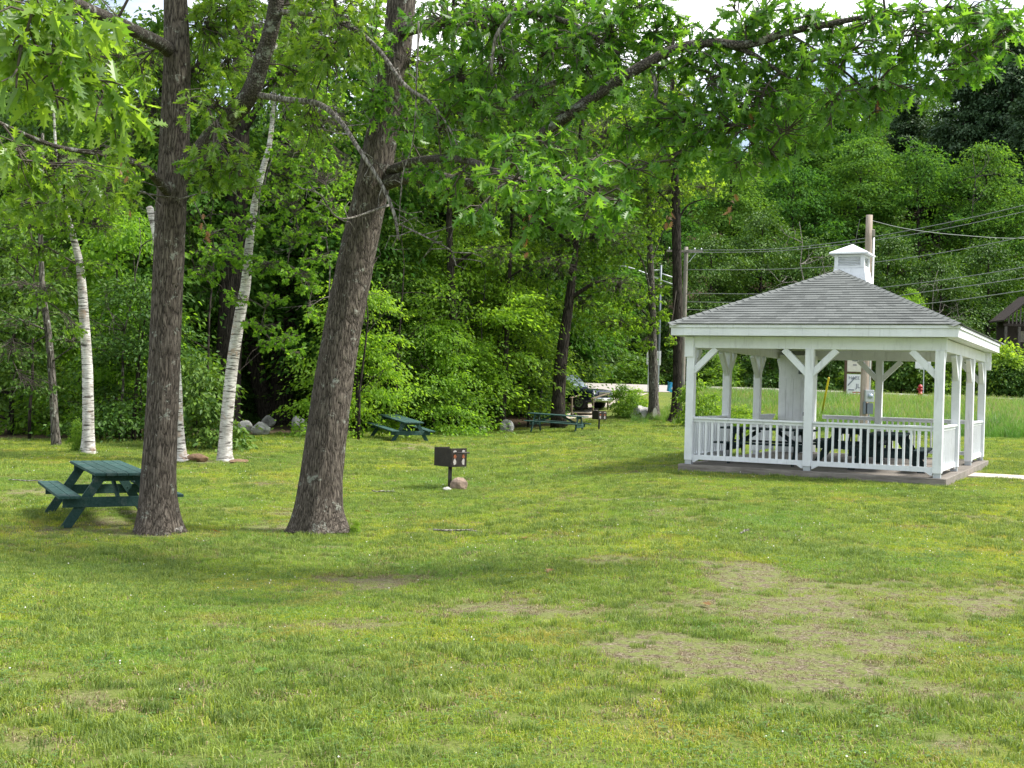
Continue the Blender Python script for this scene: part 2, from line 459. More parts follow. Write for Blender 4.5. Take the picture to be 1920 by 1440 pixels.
M['signcream'] = simple('sign_cream', (.62, .58, .50), .6, var=.12)
M['signbrown'] = simple('sign_brown', (.10, .06, .04), .8)
M['ink'] = simple('sign_ink', (.035, .045, .09), .6)
M['inkred'] = simple('sign_red_ink', (.40, .07, .08), .6)
M['cable'] = simple('cable_grey', (.19, .21, .20), .5, var=.1)
M['carpaint'] = simple('navy_car_paint', (.012, .018, .040), .22, .3, .1, spec=.7, bmp=0)
M['chrome'] = simple('chrome', (.70, .70, .72), .2, .9, .1, bmp=0)
M['tyre'] = simple('tyre_rubber', (.018, .018, .019), .85)
M['glass'] = simple('car_glass', (.30, .36, .42), .08, 0, .1, spec=.9, bmp=0)
M['lampglass'] = simple('headlight_glass', (.72, .74, .76), .12, 0, .1, spec=.8, bmp=0)
M['black'] = simple('black_plastic', (.012, .012, .013), .6)

# ------------------------------------------------------------------ ground sheet
def px_ell(u, v, ru, rv):
    c = GV(u, v); r = GV(u + ru, v); n = GV(u, v + rv); f_ = GV(u, v - rv)
    return c.x, (n.y + f_.y) / 2, abs(r.x - c.x), abs(f_.y - n.y) / 2
ELL = [(*px_ell(*a), s) for *a, s in (
    (1820, 1140, 110, 36, .55), (1760, 1200, 110, 30, .5), (1560, 1290, 120, 26, .45), (1500, 1130, 300, 55, .62), (1700, 1110, 130, 40, .55), (1250, 1140, 100, 30, .6), (1420, 1250, 220, 48, .62), (1620, 1190, 180, 40, .62),
    (1480, 1330, 180, 35, .4), (1250, 1220, 140, 36, .42), (660, 1102, 120, 20, .3), (1010, 1010, 60, 14, .3), (60, 925, 60, 22, .62),
    (215, 975, 90, 22, .75), (290, 1000, 80, 12, .6), (600, 985, 90, 12, .5), (780, 838, 60, 10, .5), (1550, 1210, 420, 170, .16), (900, 1300, 600, 90, .12), (380, 865, 70, 8, .5),
    (1030, 1150, 240, 30, .35), (1200, 1085, 150, 16, .38), (1720, 1290, 160, 30, .36), (860, 1400, 130, 26, .3), (300, 1420, 200, 20, .2), (1790, 1400, 90, 30, .38))]
def bare(X, Y):
    b = np.zeros_like(np.asarray(X, float))
    for cx, cy, rx, ry, s in ELL:
        d = ((X - cx) / rx) ** 2 + ((Y - cy) / ry) ** 2
        b = np.maximum(b, s * np.exp(-d * 1.1))
    n = fbm(np.asarray(X) * .9, np.asarray(Y) * .9, 5, 5)
    n2 = fbm(np.asarray(X) * 3.1, np.asarray(Y) * 2.2, 9, 3)
    return np.clip(b * (.1 + 1.9 * n) * (.1 + 1.8 * n2) + 3.0 * np.clip(n - .63, 0, .14), 0, 1)
def forest(X, Y):
    edge = 34 + 18 * ss(-13.5, -3, X) + 2 * fbm(np.asarray(X) * .3, np.asarray(X) * .1, 3)
    left = ss(0, 2.5, Y - edge) * (1 - ss(1.0, 3.2, X - .02 * Y))
    left = left * (1 - ss(-14, -18, X) * (1 - ss(60, 70, Y)) * .0)
    return np.clip(np.maximum(left, ss(88, 92, Y)), 0, 1)

xs = np.concatenate([np.arange(-240, -24, 6.), np.arange(-24, -9, .5), np.arange(-9, 11, .11), np.arange(11, 30, .4), np.arange(30, 246, 6.)])
ys = np.concatenate([np.arange(-60, 3, 3.), np.arange(3, 24, .11), np.arange(24, 60, .3), np.arange(60, 100, .5), np.arange(100, 330, 5.)])
GX, GY = np.meshgrid(xs, ys)
GZ = gz(GX, GY) + .035 * (fbm(GX * .7, GY * .7, 2) - .5) * ss(3, 6, GY) * (1 - ss(66, 70, GY))
nx, ny = len(xs), len(ys)
ii = (np.arange(ny - 1)[:, None] * nx + np.arange(nx - 1)[None, :]).ravel()
loops = np.stack([ii, ii + 1, ii + nx + 1, ii + nx], 1).ravel()
me = np_mesh('lawn', np.stack([GX, GY, GZ], -1).reshape(-1, 3), loops, np.full(len(ii), 4), None, [M['ground']], None, True,
             {'bare': bare(GX, GY).ravel(), 'forest': forest(GX, GY).ravel()})
lawn = bpy.data.objects.new('ground', me); COL.objects.link(lawn); lawn['kind'] = 'structure'

def strip(name, centre, width, mat, dz=.012, n=120):
    """a draped strip along a polyline of (x,y)"""
    pts = spline(centre, max(2, n // (len(centre) - 1))); mb = MB(); vs = []; m = 6
    for i, p in enumerate(pts):
        d = pts[min(i + 1, len(pts) - 1)] - pts[max(0, i - 1)]; d /= np.linalg.norm(d); nrm = np.array([-d[1], d[0]])
        for k in range(m + 1):
            q = p + nrm * width * (k / m - .5); vs.append((q[0], q[1], float(gz(q[0], q[1])) + dz))
    fs = [(i * (m + 1) + k, i * (m + 1) + k + 1, (i + 1) * (m + 1) + k + 1, (i + 1) * (m + 1) + k) for i in range(len(pts) - 1) for k in range(m)]
    mb.add(vs, [f[::-1] for f in fs]); o = mb.build(name, mat, None, True); o['kind'] = 'structure'; return o
strip('road', [(-120, 79), (-40, 78.5), (0, 78), (20, 77.6), (45, 76.5), (120, 74)], 9.0, M['road'], .02, 200)

# ------------------------------------------------------------------ scatter (stuff only)
def scatter(name, pts, rot, scl, pick, objs):
    coll = bpy.data.collections.new(name + '_source')
    for o in objs:
        for c in list(o.users_collection): c.objects.unlink(o)
        coll.objects.link(o)
    me = bpy.data.meshes.new(name); me.vertices.add(len(pts)); me.vertices.foreach_set('co', np.asarray(pts, np.float32).ravel())
    for k, t, d in (('rot', 'FLOAT_VECTOR', rot), ('scl', 'FLOAT', scl), ('pick', 'INT', pick)):
        a = me.attributes.new(k, t, 'POINT'); a.data.foreach_set('vector' if t == 'FLOAT_VECTOR' else 'value', np.asarray(d, np.int32 if t == 'INT' else np.float32).ravel())
    o = bpy.data.objects.new(name, me); COL.objects.link(o)
    ng = bpy.data.node_groups.new(name, 'GeometryNodeTree')
    ng.interface.new_socket('Geometry', in_out='INPUT', socket_type='NodeSocketGeometry')
    ng.interface.new_socket('Geometry', in_out='OUTPUT', socket_type='NodeSocketGeometry')
    gi = ng.nodes.new('NodeGroupInput'); go = ng.nodes.new('NodeGroupOutput')
    ip = ng.nodes.new('GeometryNodeInstanceOnPoints'); ci = ng.nodes.new('GeometryNodeCollectionInfo')
    ci.inputs['Collection'].default_value = coll; ci.inputs['Separate Children'].default_value = True; ci.inputs['Reset Children'].default_value = True
    def na(nm, t):
        n = ng.nodes.new('GeometryNodeInputNamedAttribute'); n.data_type = t; n.inputs['Name'].default_value = nm; return n.outputs['Attribute']
    ng.links.new(gi.outputs[0], ip.inputs['Points']); ng.links.new(ci.outputs[0], ip.inputs['Instance'])
    ip.inputs['Pick Instance'].default_value = True
    ng.links.new(na('pick', 'INT'), ip.inputs['Instance Index']); ng.links.new(na('rot', 'FLOAT_VECTOR'), ip.inputs['Rotation'])
    ng.links.new(na('scl', 'FLOAT'), ip.inputs['Scale']); ng.links.new(ip.outputs[0], go.inputs[0])
    md = o.modifiers.new('scatter', 'NODES'); md.node_group = ng
    return o

def blade_clump(name, rng, n, R, h0, h1, w, lean, mat, flowers=0, clover=0, seedheads=False):
    co, lo, to, rn, mi = [], [], [], [], []
    b = 0
    for i in range(n):
        a = rng.uniform(0, 6.28); r = R * math.sqrt(rng.uniform()); bx, by = r * math.cos(a), r * math.sin(a)
        h = rng.uniform(h0, h1); az = rng.uniform(0, 6.28); ln = rng.uniform(.1, lean) * h; fa = az + rng.uniform(-.8, .8) + 1.57
        dx, dy = math.cos(az) * ln, math.sin(az) * ln; wx, wy = math.cos(fa) * w / 2 * rng.uniform(.7, 1.3), math.sin(fa) * w / 2
        co += [(bx - wx, by - wy, -.01), (bx + wx, by + wy, -.01), (bx + dx * .35 - wx * .8, by + dy * .35 - wy * .8, h * .55), (bx + dx * .35 + wx * .8, by + dy * .35 + wy * .8, h * .55), (bx + dx, by + dy, h * (1 - .25 * ln / h))]
        lo += [b, b + 1, b + 3, b + 2, b + 2, b + 3, b + 4]; to += [4, 3]; mi += [0, 0]; rn += [rng.uniform()] * 5; b += 5
        if seedheads and rng.uniform() < .35:
            x, y, z = co[-1]; s = .018
            co += [(x - s, y, z - .12), (x, y - s * .5, z - .02), (x + s, y, z - .12), (x, y, z - .22)]; lo += [b, b + 1, b + 2, b + 3]; to += [4]; mi += [0]; rn += [.97] * 4; b += 4
    for i in range(clover):
        a = rng.uniform(0, 6.28); r = R * math.sqrt(rng.uniform()); x, y = r * math.cos(a), r * math.sin(a); z = rng.uniform(.015, .035); v = rng.uniform()
        for k in range(3):
            t = a + k * 2.1; s = .011
            co += [(x, y, z), (x + s * math.cos(t - .6), y + s * math.sin(t - .6), z + .002), (x + 1.3 * s * math.cos(t), y + 1.3 * s * math.sin(t), z - .001), (x + s * math.cos(t + .6), y + s * math.sin(t + .6), z + .002)]
            lo += [b, b + 1, b + 2, b + 3]; to += [4]; mi += [1]; rn += [v] * 4; b += 4
    for i in range(flowers):
        a = rng.uniform(0, 6.28); r = R * math.sqrt(rng.uniform()); x, y = r * math.cos(a), r * math.sin(a); z = rng.uniform(.03, .045); s = .006
        vs = [(x + s, y, z), (x, y + s, z), (x - s, y, z), (x, y - s, z), (x, y, z + s), (x, y, z - s)]
        co += vs
        for f in ((0, 1, 4), (1, 2, 4), (2, 3, 4), (3, 0, 4), (1, 0, 5), (2, 1, 5), (3, 2, 5), (0, 3, 5)): lo += [b + q for q in f]; to += [3]; mi += [2]
        rn += [.5] * 6; b += 6
    me = np_mesh(name, np.array(co), np.array(lo), np.array(to), np.array(rn), [mat, M['clover'], M['flower']], np.array(mi), False)
    o = bpy.data.objects.new(name, me); COL.objects.link(o); return o

def lawn_points(n, y0, y1, half=.48, extra=4.0):
    Y = np.sqrt(RNG.uniform(y0 * y0, y1 * y1, n)); X = RNG.uniform(-1, 1, n) * (half * Y + extra)
    return X, Y

GZC, GZA = (8.05, 22.6), math.radians(-27.0)       # gazebo near right corner post, its turn
GW, GL = 4.88, 7.60
GX_, GY_ = (math.cos(GZA), math.sin(GZA)), (-math.sin(GZA), math.cos(GZA))
GC = (GZC[0] - GW / 2 * GX_[0] + GL / 2 * GY_[0], GZC[1] - GW / 2 * GX_[1] + GL / 2 * GY_[1])
def in_gazebo(X, Y, m=.18):
    dx, dy = X - GC[0], Y - GC[1]
    lx = dx * GX_[0] + dy * GX_[1]; ly = dx * GY_[0] + dy * GY_[1]
    ok = (np.abs(lx) < GW / 2 + m) & (np.abs(ly) < GL / 2 + m)
    pth = (lx > 0) & (lx < 14) & (np.abs(ly - .0) < .62)
    return ok | pth

def build_lawn():
    rng = np.random.default_rng(3)
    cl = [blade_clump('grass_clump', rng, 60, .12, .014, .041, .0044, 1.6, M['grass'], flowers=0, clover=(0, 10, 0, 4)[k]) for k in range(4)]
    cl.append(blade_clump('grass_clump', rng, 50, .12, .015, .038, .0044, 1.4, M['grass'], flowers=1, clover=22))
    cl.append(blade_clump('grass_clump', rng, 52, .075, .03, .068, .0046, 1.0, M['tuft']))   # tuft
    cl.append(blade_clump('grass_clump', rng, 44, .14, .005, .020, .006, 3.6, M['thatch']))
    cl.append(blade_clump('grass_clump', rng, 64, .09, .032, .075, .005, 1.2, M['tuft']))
    xs_, ys_, sc_, pk_ = [], [], [], []
    for n, y0, y1, s in ((27000, 3.6, 13, 1.0), (28000, 12.5, 24, 1.15), (22000, 23, 36, 1.5), (18000, 35, 56, 2.0)):
        X, Y = lawn_points(n, y0, y1)
        b = bare(X, Y); f = forest(X, Y)
        k = (RNG.uniform(size=n) > np.clip(b * 1.15 - .12, 0, .62)) & (f < .5) & ~in_gazebo(X, Y)
        X, Y, b = X[k], Y[k], b[k]
        pt = fbm(X * 1.1, Y * 1.1, 21, 3)
        pk = np.where(RNG.uniform(size=len(X)) < np.clip((pt - .49) * 4, 0.03, .6), 5, np.where(RNG.uniform(size=len(X)) < (.02 if y0 < 12 else .035), 4, RNG.integers(0, 4, len(X))))
        pk = np.where(RNG.uniform(size=len(X)) <   .10 + 1.1 * b + .35 * np.clip((fbm(X * 2.3, Y * 2.3, 41, 3) - .55) * 4, 0, 1), 6, pk)
        pk = np.where((RNG.uniform(size=len(X)) < .10) & (fbm(X * .6, Y * .6, 51, 3) > .48), 7, pk)
        xs_.append(X); ys_.append(Y); pk_.append(pk)
        sc_.append(s * RNG.uniform(.75, 1.2, len(X)) * (1 - .45 * np.clip(b * 1.6, 0, 1)) * (.75 + .5 * fbm(X * .8, Y * .8, 31, 3)))
    X = np.concatenate(xs_); Y = np.concatenate(ys_); s = np.concatenate(sc_); pk = np.concatenate(pk_)
    Z = gz(X, Y) + .035 * (fbm(X * .7, Y * .7, 2) - .5) * ss(3, 6, Y)
    rot = np.stack([RNG.uniform(-.12, .12, len(X)), RNG.uniform(-.12, .12, len(X)), RNG.uniform(0, 6.28, len(X))], 1)
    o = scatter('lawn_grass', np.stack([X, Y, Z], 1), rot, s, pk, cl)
    tag(o, 'short mown green lawn grass with clover covering the open ground', 'grass', kind='stuff')
    # meadow in front of the road
    tl = [blade_clump('meadow_clump', rng, 60, .32, .40, 1.15, .018, .6, M['tallgrass'], seedheads=(k < 2)) for k in range(3)]
    n = 12000
    Y = RNG.uniform(44, 71.5, n); X = RNG.uniform(3, 46, n)
    edge = 53 - 4.0 * ss(6, 16, X) + fbm(X * .4, X * 0, 8) * 1.5
    ln = ss(53, 60, Y) * 0
    k = (Y > edge) & (X > .072 * Y + 1.6) & (X < .5 * Y + 8) & ~((np.abs(X - 7.3) < 2.6) & (Y > 59))
    X, Y, edge = X[k], Y[k], edge[k]
    s = RNG.uniform(.65, 1.2, len(X)) * (1 - .50 * ss(58, 71, Y)) * (.55 + .45 * ss(0, 2.0, Y - edge)) * (.32 + .68 * ss(5, 9, X - .02 * Y))
    o = scatter('meadow_grass', np.stack([X, Y, gz(X, Y)], 1), np.stack([X * 0, X * 0, RNG.uniform(0, 6.28, len(X))], 1), s, RNG.integers(0, 3, len(X)), tl)
    tag(o, 'tall unmown meadow grass between the lawn and the road', 'grass', kind='stuff')
build_lawn()
# ------------------------------------------------------------------ gazebo
def build_gazebo():
    W, Lg, dz = GW, GL, .15
    g = thing('gazebo', 'white open sided gazebo with grey shingled hip roof and louvred cupola', 'gazebo', (GC[0], GC[1], 0.0), GZA)
    hw, hl = W / 2, Lg / 2
    d = MB(); n = int((Lg + .28) / .14)
    for i in range(n): d.box((0, -hl - .14 + .07 + i * .14 + .0, dz - .02), (W + .28, .133, .04))
    d.build('deck', M['deck'], g, bevel=.004, seg=1)
    s = MB()
    for sy in (-1, 1): s.box((0, sy * (hl + .165), .065), (W + .34, .04, .17))
    for sx in (-1, 1): s.box((sx * (hw + .165), 0, .065), (.04, Lg + .29, .17))
    s.build('deck_skirt', M['deck'], g, bevel=.006)
    bz = 2.55
    ys4 = [-hl, -hl + Lg / 3, -hl + 2 * Lg / 3, hl]
    posts = [(-hw, y) for y in ys4] + [(hw, y) for y in ys4] + [(0, -hl), (0, hl)]
    for x, y in posts:
        p = MB().box((x, y, (dz + .09 + bz) / 2), (.165, .165, bz - dz - .09)).build('post', M['white'], g, bevel=.008)
        MB().box((x, y, dz + .045), (.135, .135, .09)).build('post_base', M['metal'], p, bevel=.004)
    # beams
    for sy in (-1, 1): MB().box((0, sy * hl, bz + .12), (W + .24, .13, .24)).build('beam', M['white'], g, bevel=.006)
    for sx in (-1, 1): MB().box((sx * hw, 0, bz + .118), (.13, Lg - .134, .235)).build('beam', M['white'], g, bevel=.006)
    for x, y in ((-hw - .03, -hl - .085), (hw + .10, hl + .02)):
        MB().box((x, y, bz + .02), (.19, .05, .42)).build('end_block', M['white'], g, bevel=.01)
    # knee braces
    def brace(x, y, dx, dy):
        p0 = Vector((x + dx * .03, y + dy * .03, bz - .50)); p1 = Vector((x + dx * .52, y + dy * .52, bz - .01))
        MB().beam(p0, p1, .10, .125).build('brace', M['white'], g, bevel=.006)
    for x, y in posts:
        for dx, dy in ((1, 0), (-1, 0), (0, 1), (0, -1)):
            onx = abs(abs(y) - hl) < .01; ony = abs(abs(x) - hw) < .01
            if dx and (not onx or abs(x + dx) > hw): continue
            if dy and (not ony or abs(y + dy) > hl): continue
            brace(x, y, dx, dy)
    # railings
    def railing(p0, p1):
        p0 = Vector((*p0, 0)); p1 = Vector((*p1, 0)); t = (p1 - p0).normalized(); a = p0 + t * .083; b = p1 - t * .083; ln = (b - a).length
        r = MB().beam(a + Vector((0, 0, dz + .955)), b + Vector((0, 0, dz + .955)), .11, .04).beam(a + Vector((0, 0, dz + .905)), b + Vector((0, 0, dz + .905)), .05, .058)
        r = r.build('railing', M['white'], g, bevel=.006)
        nrm = Vector((-t.y, t.x, 0))
        z0, z1 = dz + .075, dz + .20; c = .10
        poly = [(0, z0 - .03), (.03, z0 - .03), (.03 + c, z0 + .03), (ln - c - .03, z0 + .03), (ln - .03, z0 - .03), (ln, z0 - .03), (ln, z1), (0, z1)]
        k = MB(); vs = [a + t * x + nrm * y + Vector((0, 0, z)) for y in (-.035, .035) for x, z in poly]; m = len(poly)
        k.add(vs, [tuple(range(m))[::-1], tuple(range(m, 2 * m))] + [(i, (i + 1) % m, (i + 1) % m + m, i + m) for i in range(m)])
        k.build('bottom_rail', M['white'], r)
        nb = max(4, round(ln / .137) - 1)
        for i in range(nb):
            q = a + t * ln * (i + 1) / (nb + 1)
            MB().box((q.x, q.y, (z1 + dz + .875) / 2), (.04, .04, dz + .875 - z1), (0, 0, math.atan2(t.y, t.x))).build('baluster', M['white'], r)
    railing((-hw, -hl), (0, -hl)); railing((0, -hl), (hw, -hl))
    for sx in (-1, 1): railing((sx * hw, ys4[0]), (sx * hw, ys4[1]))
    railing((hw, ys4[2]), (hw, ys4[3]))
    railing((0, hl), (hw, hl)); railing((-hw + .95, hl), (0, hl))
    railing((-hw, ys4[2]), (-hw, hl - .9))
    # utility closet in the back left corner
    cx, cy, cw, cd = -hw + .50, hl - .52, .78, .86
    c = MB().box((cx, cy, (dz + bz) / 2 + .05), (cw, cd, bz - dz + .08)).build('closet', M['white'], g, bevel=.006)
    k = MB()
    for i in range(4): k.box((cx - cw / 2 + .10 + i * .19, cy - cd / 2 - .011, 1.12), (.186, .022, 1.82))
    dr = k.build('door', M['white'], c, bevel=.005)
    MB().box((cx + .27, cy - cd / 2 - .035, 1.15), (.025, .03, .09)).build('latch', M['darkmetal'], dr)
    MB().box((cx + .16, cy - cd / 2 - .016, 2.22), (.09, .03, .13)).build('vent', M['darkmetal'], c)
    # ceiling, soffit, fascia
    ov = .32; ew, el = hw + ov, hl + ov
    k = MB(); nbd = int(2 * ew / .15)
    for i in range(nbd): k.box((-ew + .075 + i * 2 * ew / nbd, 0, bz + .262), (2 * ew / nbd - .006, 2 * el - .06, .02))
    k.build('ceiling', M['white'], g)
    f = MB(); z0, z1 = bz + .245, bz + .40
    for sy in (-1, 1): f.box((0, sy * (el + .012), (z0 + z1) / 2), (2 * ew + .05, .03, z1 - z0))
    for sx in (-1, 1): f.box((sx * (ew + .012), 0, (z0 + z1) / 2), (.03, 2 * el - .008, z1 - z0))
    f.build('fascia', M['white'], g, bevel=.004)
    f = MB(); t0, t1 = z1 + .003, z1 + .068
    for sy in (-1, 1): f.box((0, sy * (el + .026), (t0 + t1) / 2), (2 * ew + .11, .05, t1 - t0))
    for sx in (-1, 1): f.box((sx * (ew + .026), 0, (t0 + t1) / 2), (.05, 2 * el + .0, t1 - t0))
    f.build('fascia_trim', M['white'], g, bevel=.005)
    # roof of shingle courses
    e = .075; EX, EY = ew + e, el + e; zr, za = t1 + .006, t1 + 1.32
    ry = EY - EX
    slopes = [((-EX, -EY), (EX, -EY), (0, -ry), (0, -ry)), ((EX, EY), (-EX, EY), (0, ry), (0, ry)),
              ((EX, -EY), (EX, EY), (0, -ry), (0, ry)), ((-EX, EY), (-EX, -EY), (0, ry), (0, -ry))]
    roof = MB(); nc = 23
    core = MB(); q = .02
    core.add([(-EX + q, -EY + q, zr), (EX - q, -EY + q, zr), (EX - q, EY - q, zr), (-EX + q, EY - q, zr), (0, -ry, za - .02), (0, ry, za - .02)],
             [(0, 1, 4), (1, 2, 5, 4), (2, 3, 5), (3, 0, 4, 5), (3, 2, 1, 0)])
    rng = random.Random(4)
    for a, b, c_, d_ in slopes:
        A, B, Cc, D = Vector((*a, zr)), Vector((*b, zr)), Vector((*c_, za)), Vector((*d_, za))
        nrm = (B - A).cross(Cc - A).normalized()
        for i in range(nc):
            t, u = i / nc, (i + 1) / nc + .004
            l0, r0, l1, r1 = A.lerp(Cc, t), B.lerp(D, t), A.lerp(Cc, min(u, 1)), B.lerp(D, min(u, 1))
            ln = (r0 - l0).length; x = -rng.uniform(0, .3)
            while x < ln:
                w = rng.uniform(.12, .34); s0, s1 = max(0, x) / ln, min(ln, x + w) / ln; x += w
                if s1 <= s0: continue
                th = .016 + rng.uniform(0, .004); v = rng.random()
                lo0, lo1, up0, up1 = l0.lerp(r0, s0), l0.lerp(r0, s1), l1.lerp(r1, s0), l1.lerp(r1, s1)
                roof.add([lo0 + nrm * th, lo1 + nrm * th, up1 + nrm * .003, up0 + nrm * .003, lo0 - nrm * .004, lo1 - nrm * .004], [(0, 1, 2, 3), (4, 5, 1, 0)], v)
    roof.v += []; b0 = len(roof.v); roof.v += core.v; roof.f += [tuple(i + b0 for i in f_) for f_ in core.f]; roof.r += [0] * len(core.v)
    ro = roof.build('roof', M['shingle'], g)
    caps = MB()
    def capline(p, q_):
        p, q_ = Vector(p), Vector(q_); n_ = int((q_ - p).length / .16); dd = (q_ - p) / n_
        dirn = dd.normalized(); side = dirn.cross(Vector((0, 0, 1))).normalized(); up = side.cross(dirn)
        for i in range(n_):
            a_, b_ = p + dd * i + up * .034, p + dd * (i + 1.15) + up * .018; v = rng.random(); w = .15; dr_ = up * -.075
            v = .85 + .15 * v; caps.add([a_ - side * w + dr_, a_, a_ + side * w + dr_, b_ - side * w + dr_, b_, b_ + side * w + dr_,
                      a_ - side * w + dr_ - up * .012, a_ - up * .012, a_ + side * w + dr_ - up * .012],
                     [(0, 1, 4, 3), (1, 2, 5, 4), (6, 7, 1, 0), (7, 8, 2, 1)], v)
    for sx in (-1, 1):
        for sy in (-1, 1): capline((sx * EX, sy * EY, zr), (0, sy * ry, za))
    capline((0, -ry, za - .0), (0, ry, za - .0))
    caps.build('ridge_cap', M['shingle'], ro)
    # cupola
    cz = za; cw = .60
    cu = MB()
    pr = [(.47, za - .42), (.40, za - .18), (.345, za + .10), (.33, za + .16)]
    vs = []
    for h, z in pr: vs += [(-h, -h, z), (h, -h, z), (h, h, z), (-h, h, z)]
    cu.add(vs, [(i * 4 + j, i * 4 + (j + 1) % 4, (i + 1) * 4 + (j + 1) % 4, (i + 1) * 4 + j) for i in range(3) for j in range(4)] + [(12, 13, 14, 15), (3, 2, 1, 0)])
    cup = cu.build('cupola', M['white'], g, bevel=.004)
    k = MB(); b0, b1 = za + .162, za + .47
    k.box((0, 0, (b0 + b1) / 2), (.54, .54, b1 - b0))
    for sx in (-1, 1):
        for sy in (-1, 1): k.box((sx * .285, sy * .285, (b0 + b1) / 2), (.085, .085, b1 - b0 - .002))
    for s_ in (-1, 1):
        k.box((0, s_ * .285, b0 + .03), (.484, .07, .055)); k.box((0, s_ * .285, b1 - .03), (.484, .07, .05))
        k.box((s_ * .285, 0, b0 + .03), (.07, .484, .055)); k.box((s_ * .285, 0, b1 - .03), (.07, .484, .05))
    k.build('louver_box', M['white'], cup, bevel=.004)
    k = MB()
    for i in range(5):
        z = b0 + .082 + i * .036
        for s_ in (-1, 1):
            k.box((0, s_ * .292, z), (.48, .05, .008), (s_ * -.6, 0, 0)); k.box((s_ * .292, 0, z), (.05, .48, .008), (0, s_ * .6, 0))
    k.build('louvers', M['white'], cup)
    k = MB(); h0, zt = .43, b1 + .003
    vs = [(sx * h0, sy * h0, z) for z in (zt, zt + .035) for sx, sy in ((-1, -1), (1, -1), (1, 1), (-1, 1))] + [(0, 0, zt + .26)]
    k.add(vs, [(3, 2, 1, 0), (0, 1, 5, 4), (1, 2, 6, 5), (2, 3, 7, 6), (3, 0, 4, 7), (4, 5, 8), (5, 6, 8), (6, 7, 8), (7, 4, 8)])
    k.build('cupola_roof', M['white'], cup)
    return g
gaz = build_gazebo()
def gl(x, y, z=0): return Vector((GC[0] + x * GX_[0] + y * GY_[0], GC[1] + x * GX_[1] + y * GY_[1], z))
# concrete walk from the right opening
def walk():
    mb = MB(); prev = 0
    for i in range(9):
        x0, x1 = GW / 2 + .2 + i * 1.5, GW / 2 + .2 + (i + 1) * 1.5 - .012
        pts = [gl(x0, -.62), gl(x1, -.62), gl(x1, .62), gl(x0, .62)]
        vs = [(p.x, p.y, float(gz(p.x, p.y)) + zz) for zz in (-.08, .035) for p in pts]
        mb.add(vs, [(3, 2, 1, 0), (4, 5, 6, 7), (0, 1, 5, 4), (1, 2, 6, 5), (2, 3, 7, 6), (3, 0, 4, 7)])
    o = mb.build('concrete_walkway', M['concrete'], None, bevel=.008); o['kind'] = 'structure'
walk()

# ------------------------------------------------------------------ picnic tables
def make_table(name, label, paint, ln=2.44):
    t = thing(name, label, 'picnic table')
    w = .74; k = MB(); nb = 5; bw = w / nb
    for i in range(nb): k.box((-w / 2 + bw * (i + .5), random.uniform(-.006, .006), .735), (bw - .009, ln, .038))
    k.build('tabletop', paint, t, bevel=.004)
    for s in (-1, 1):
        k = MB()
        for j in (0, 1): k.box((s * (.60 + j * .145), random.uniform(-.006, .006), .435), (.138, ln, .038))
        k.build('seat', paint, t, bevel=.004)
    for e in (-1, 1):
        y = e * (ln / 2 - .30)
        for s in (-1, 1):
            k = MB(); c0, c1 = s * .22, s * .68; hw = .075
            poly = [(c1 - hw, 0), (c1 + hw, 0), (c0 + hw, .714), (c0 - hw, .714)]
            k.prism([(x, z) for x, z in poly], y - .019, y + .019)
            for bz_, bt in ((.33, .43), (.37, .47), (.64, .90)):
                bx_ = c1 + (c0 - c1) * bz_ / .714; k.cyl((bx_, y - .026, bz_), (bx_, y + .026, bz_), .011, 8)
            k.build('leg', paint, t, bevel=.004)
        MB().box((0, y + e * .0395, .345), (1.46, .038, .138)).build('seat_beam', paint, t, bevel=.004)
        MB().box((0, y - e * .0395, .665), (.70, .038, .09)).build('top_cleat', paint, t, bevel=.004)
        MB().beam((0, y + e * .01, .36), (0, e * .18, .71), .088, .038, (1, 0, 0)).build('brace', paint, t, bevel=.004)
    return t
GP, DP = M['greenpaint'], M['shadegreenpaint']
grp = 'green picnic tables in the park'
t1 = make_table('picnic_table', 'dark green picnic table beside the nearer left oak trunk', GP); t1['group'] = grp
a = Vector((-5.53, 16.0)); dr = Vector((-.463, .886)); sd = Vector((.886, .463))
c = a + dr * 1.22 + sd * .37; t1.location = (c.x, c.y, float(gz(c.x, c.y))); t1.rotation_euler = (0, 0, math.atan2(dr.y, dr.x) - math.pi / 2)
t2 = copy_tree(t1); t2['label'] = 'green picnic table on the lawn in front of the leafy woods, angled away'
p = GV(760, 827); t2.location = (p.x - .25, p.y + .5, p.z + .03); t2.rotation_euler = (-.0, 0, math.radians(28))
t2.rotation_euler = Euler((math.radians(4.5), 0, math.radians(28)))
t3 = copy_tree(t1); t3['label'] = 'farthest green picnic table, set broadside beside the small far grill'
p = GV(1045, 812); t3.location = (p.x, p.y + .3, p.z); t3.rotation_euler = Euler((math.radians(2), 0, math.radians(90 - 18)))
def in_gaz(lab, x, y, rz, first=None):
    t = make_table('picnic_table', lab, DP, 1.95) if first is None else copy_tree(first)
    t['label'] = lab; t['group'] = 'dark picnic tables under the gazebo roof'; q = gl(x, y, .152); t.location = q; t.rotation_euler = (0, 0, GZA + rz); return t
g1 = in_gaz('near shade-darkened green picnic table inside the gazebo behind the front left railing', -1.25, -2.1, math.radians(92))
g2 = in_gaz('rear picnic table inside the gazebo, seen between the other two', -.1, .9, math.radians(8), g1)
g3 = in_gaz('picnic table inside the gazebo behind the front right railing', 1.25, -2.0, math.radians(5), g1)

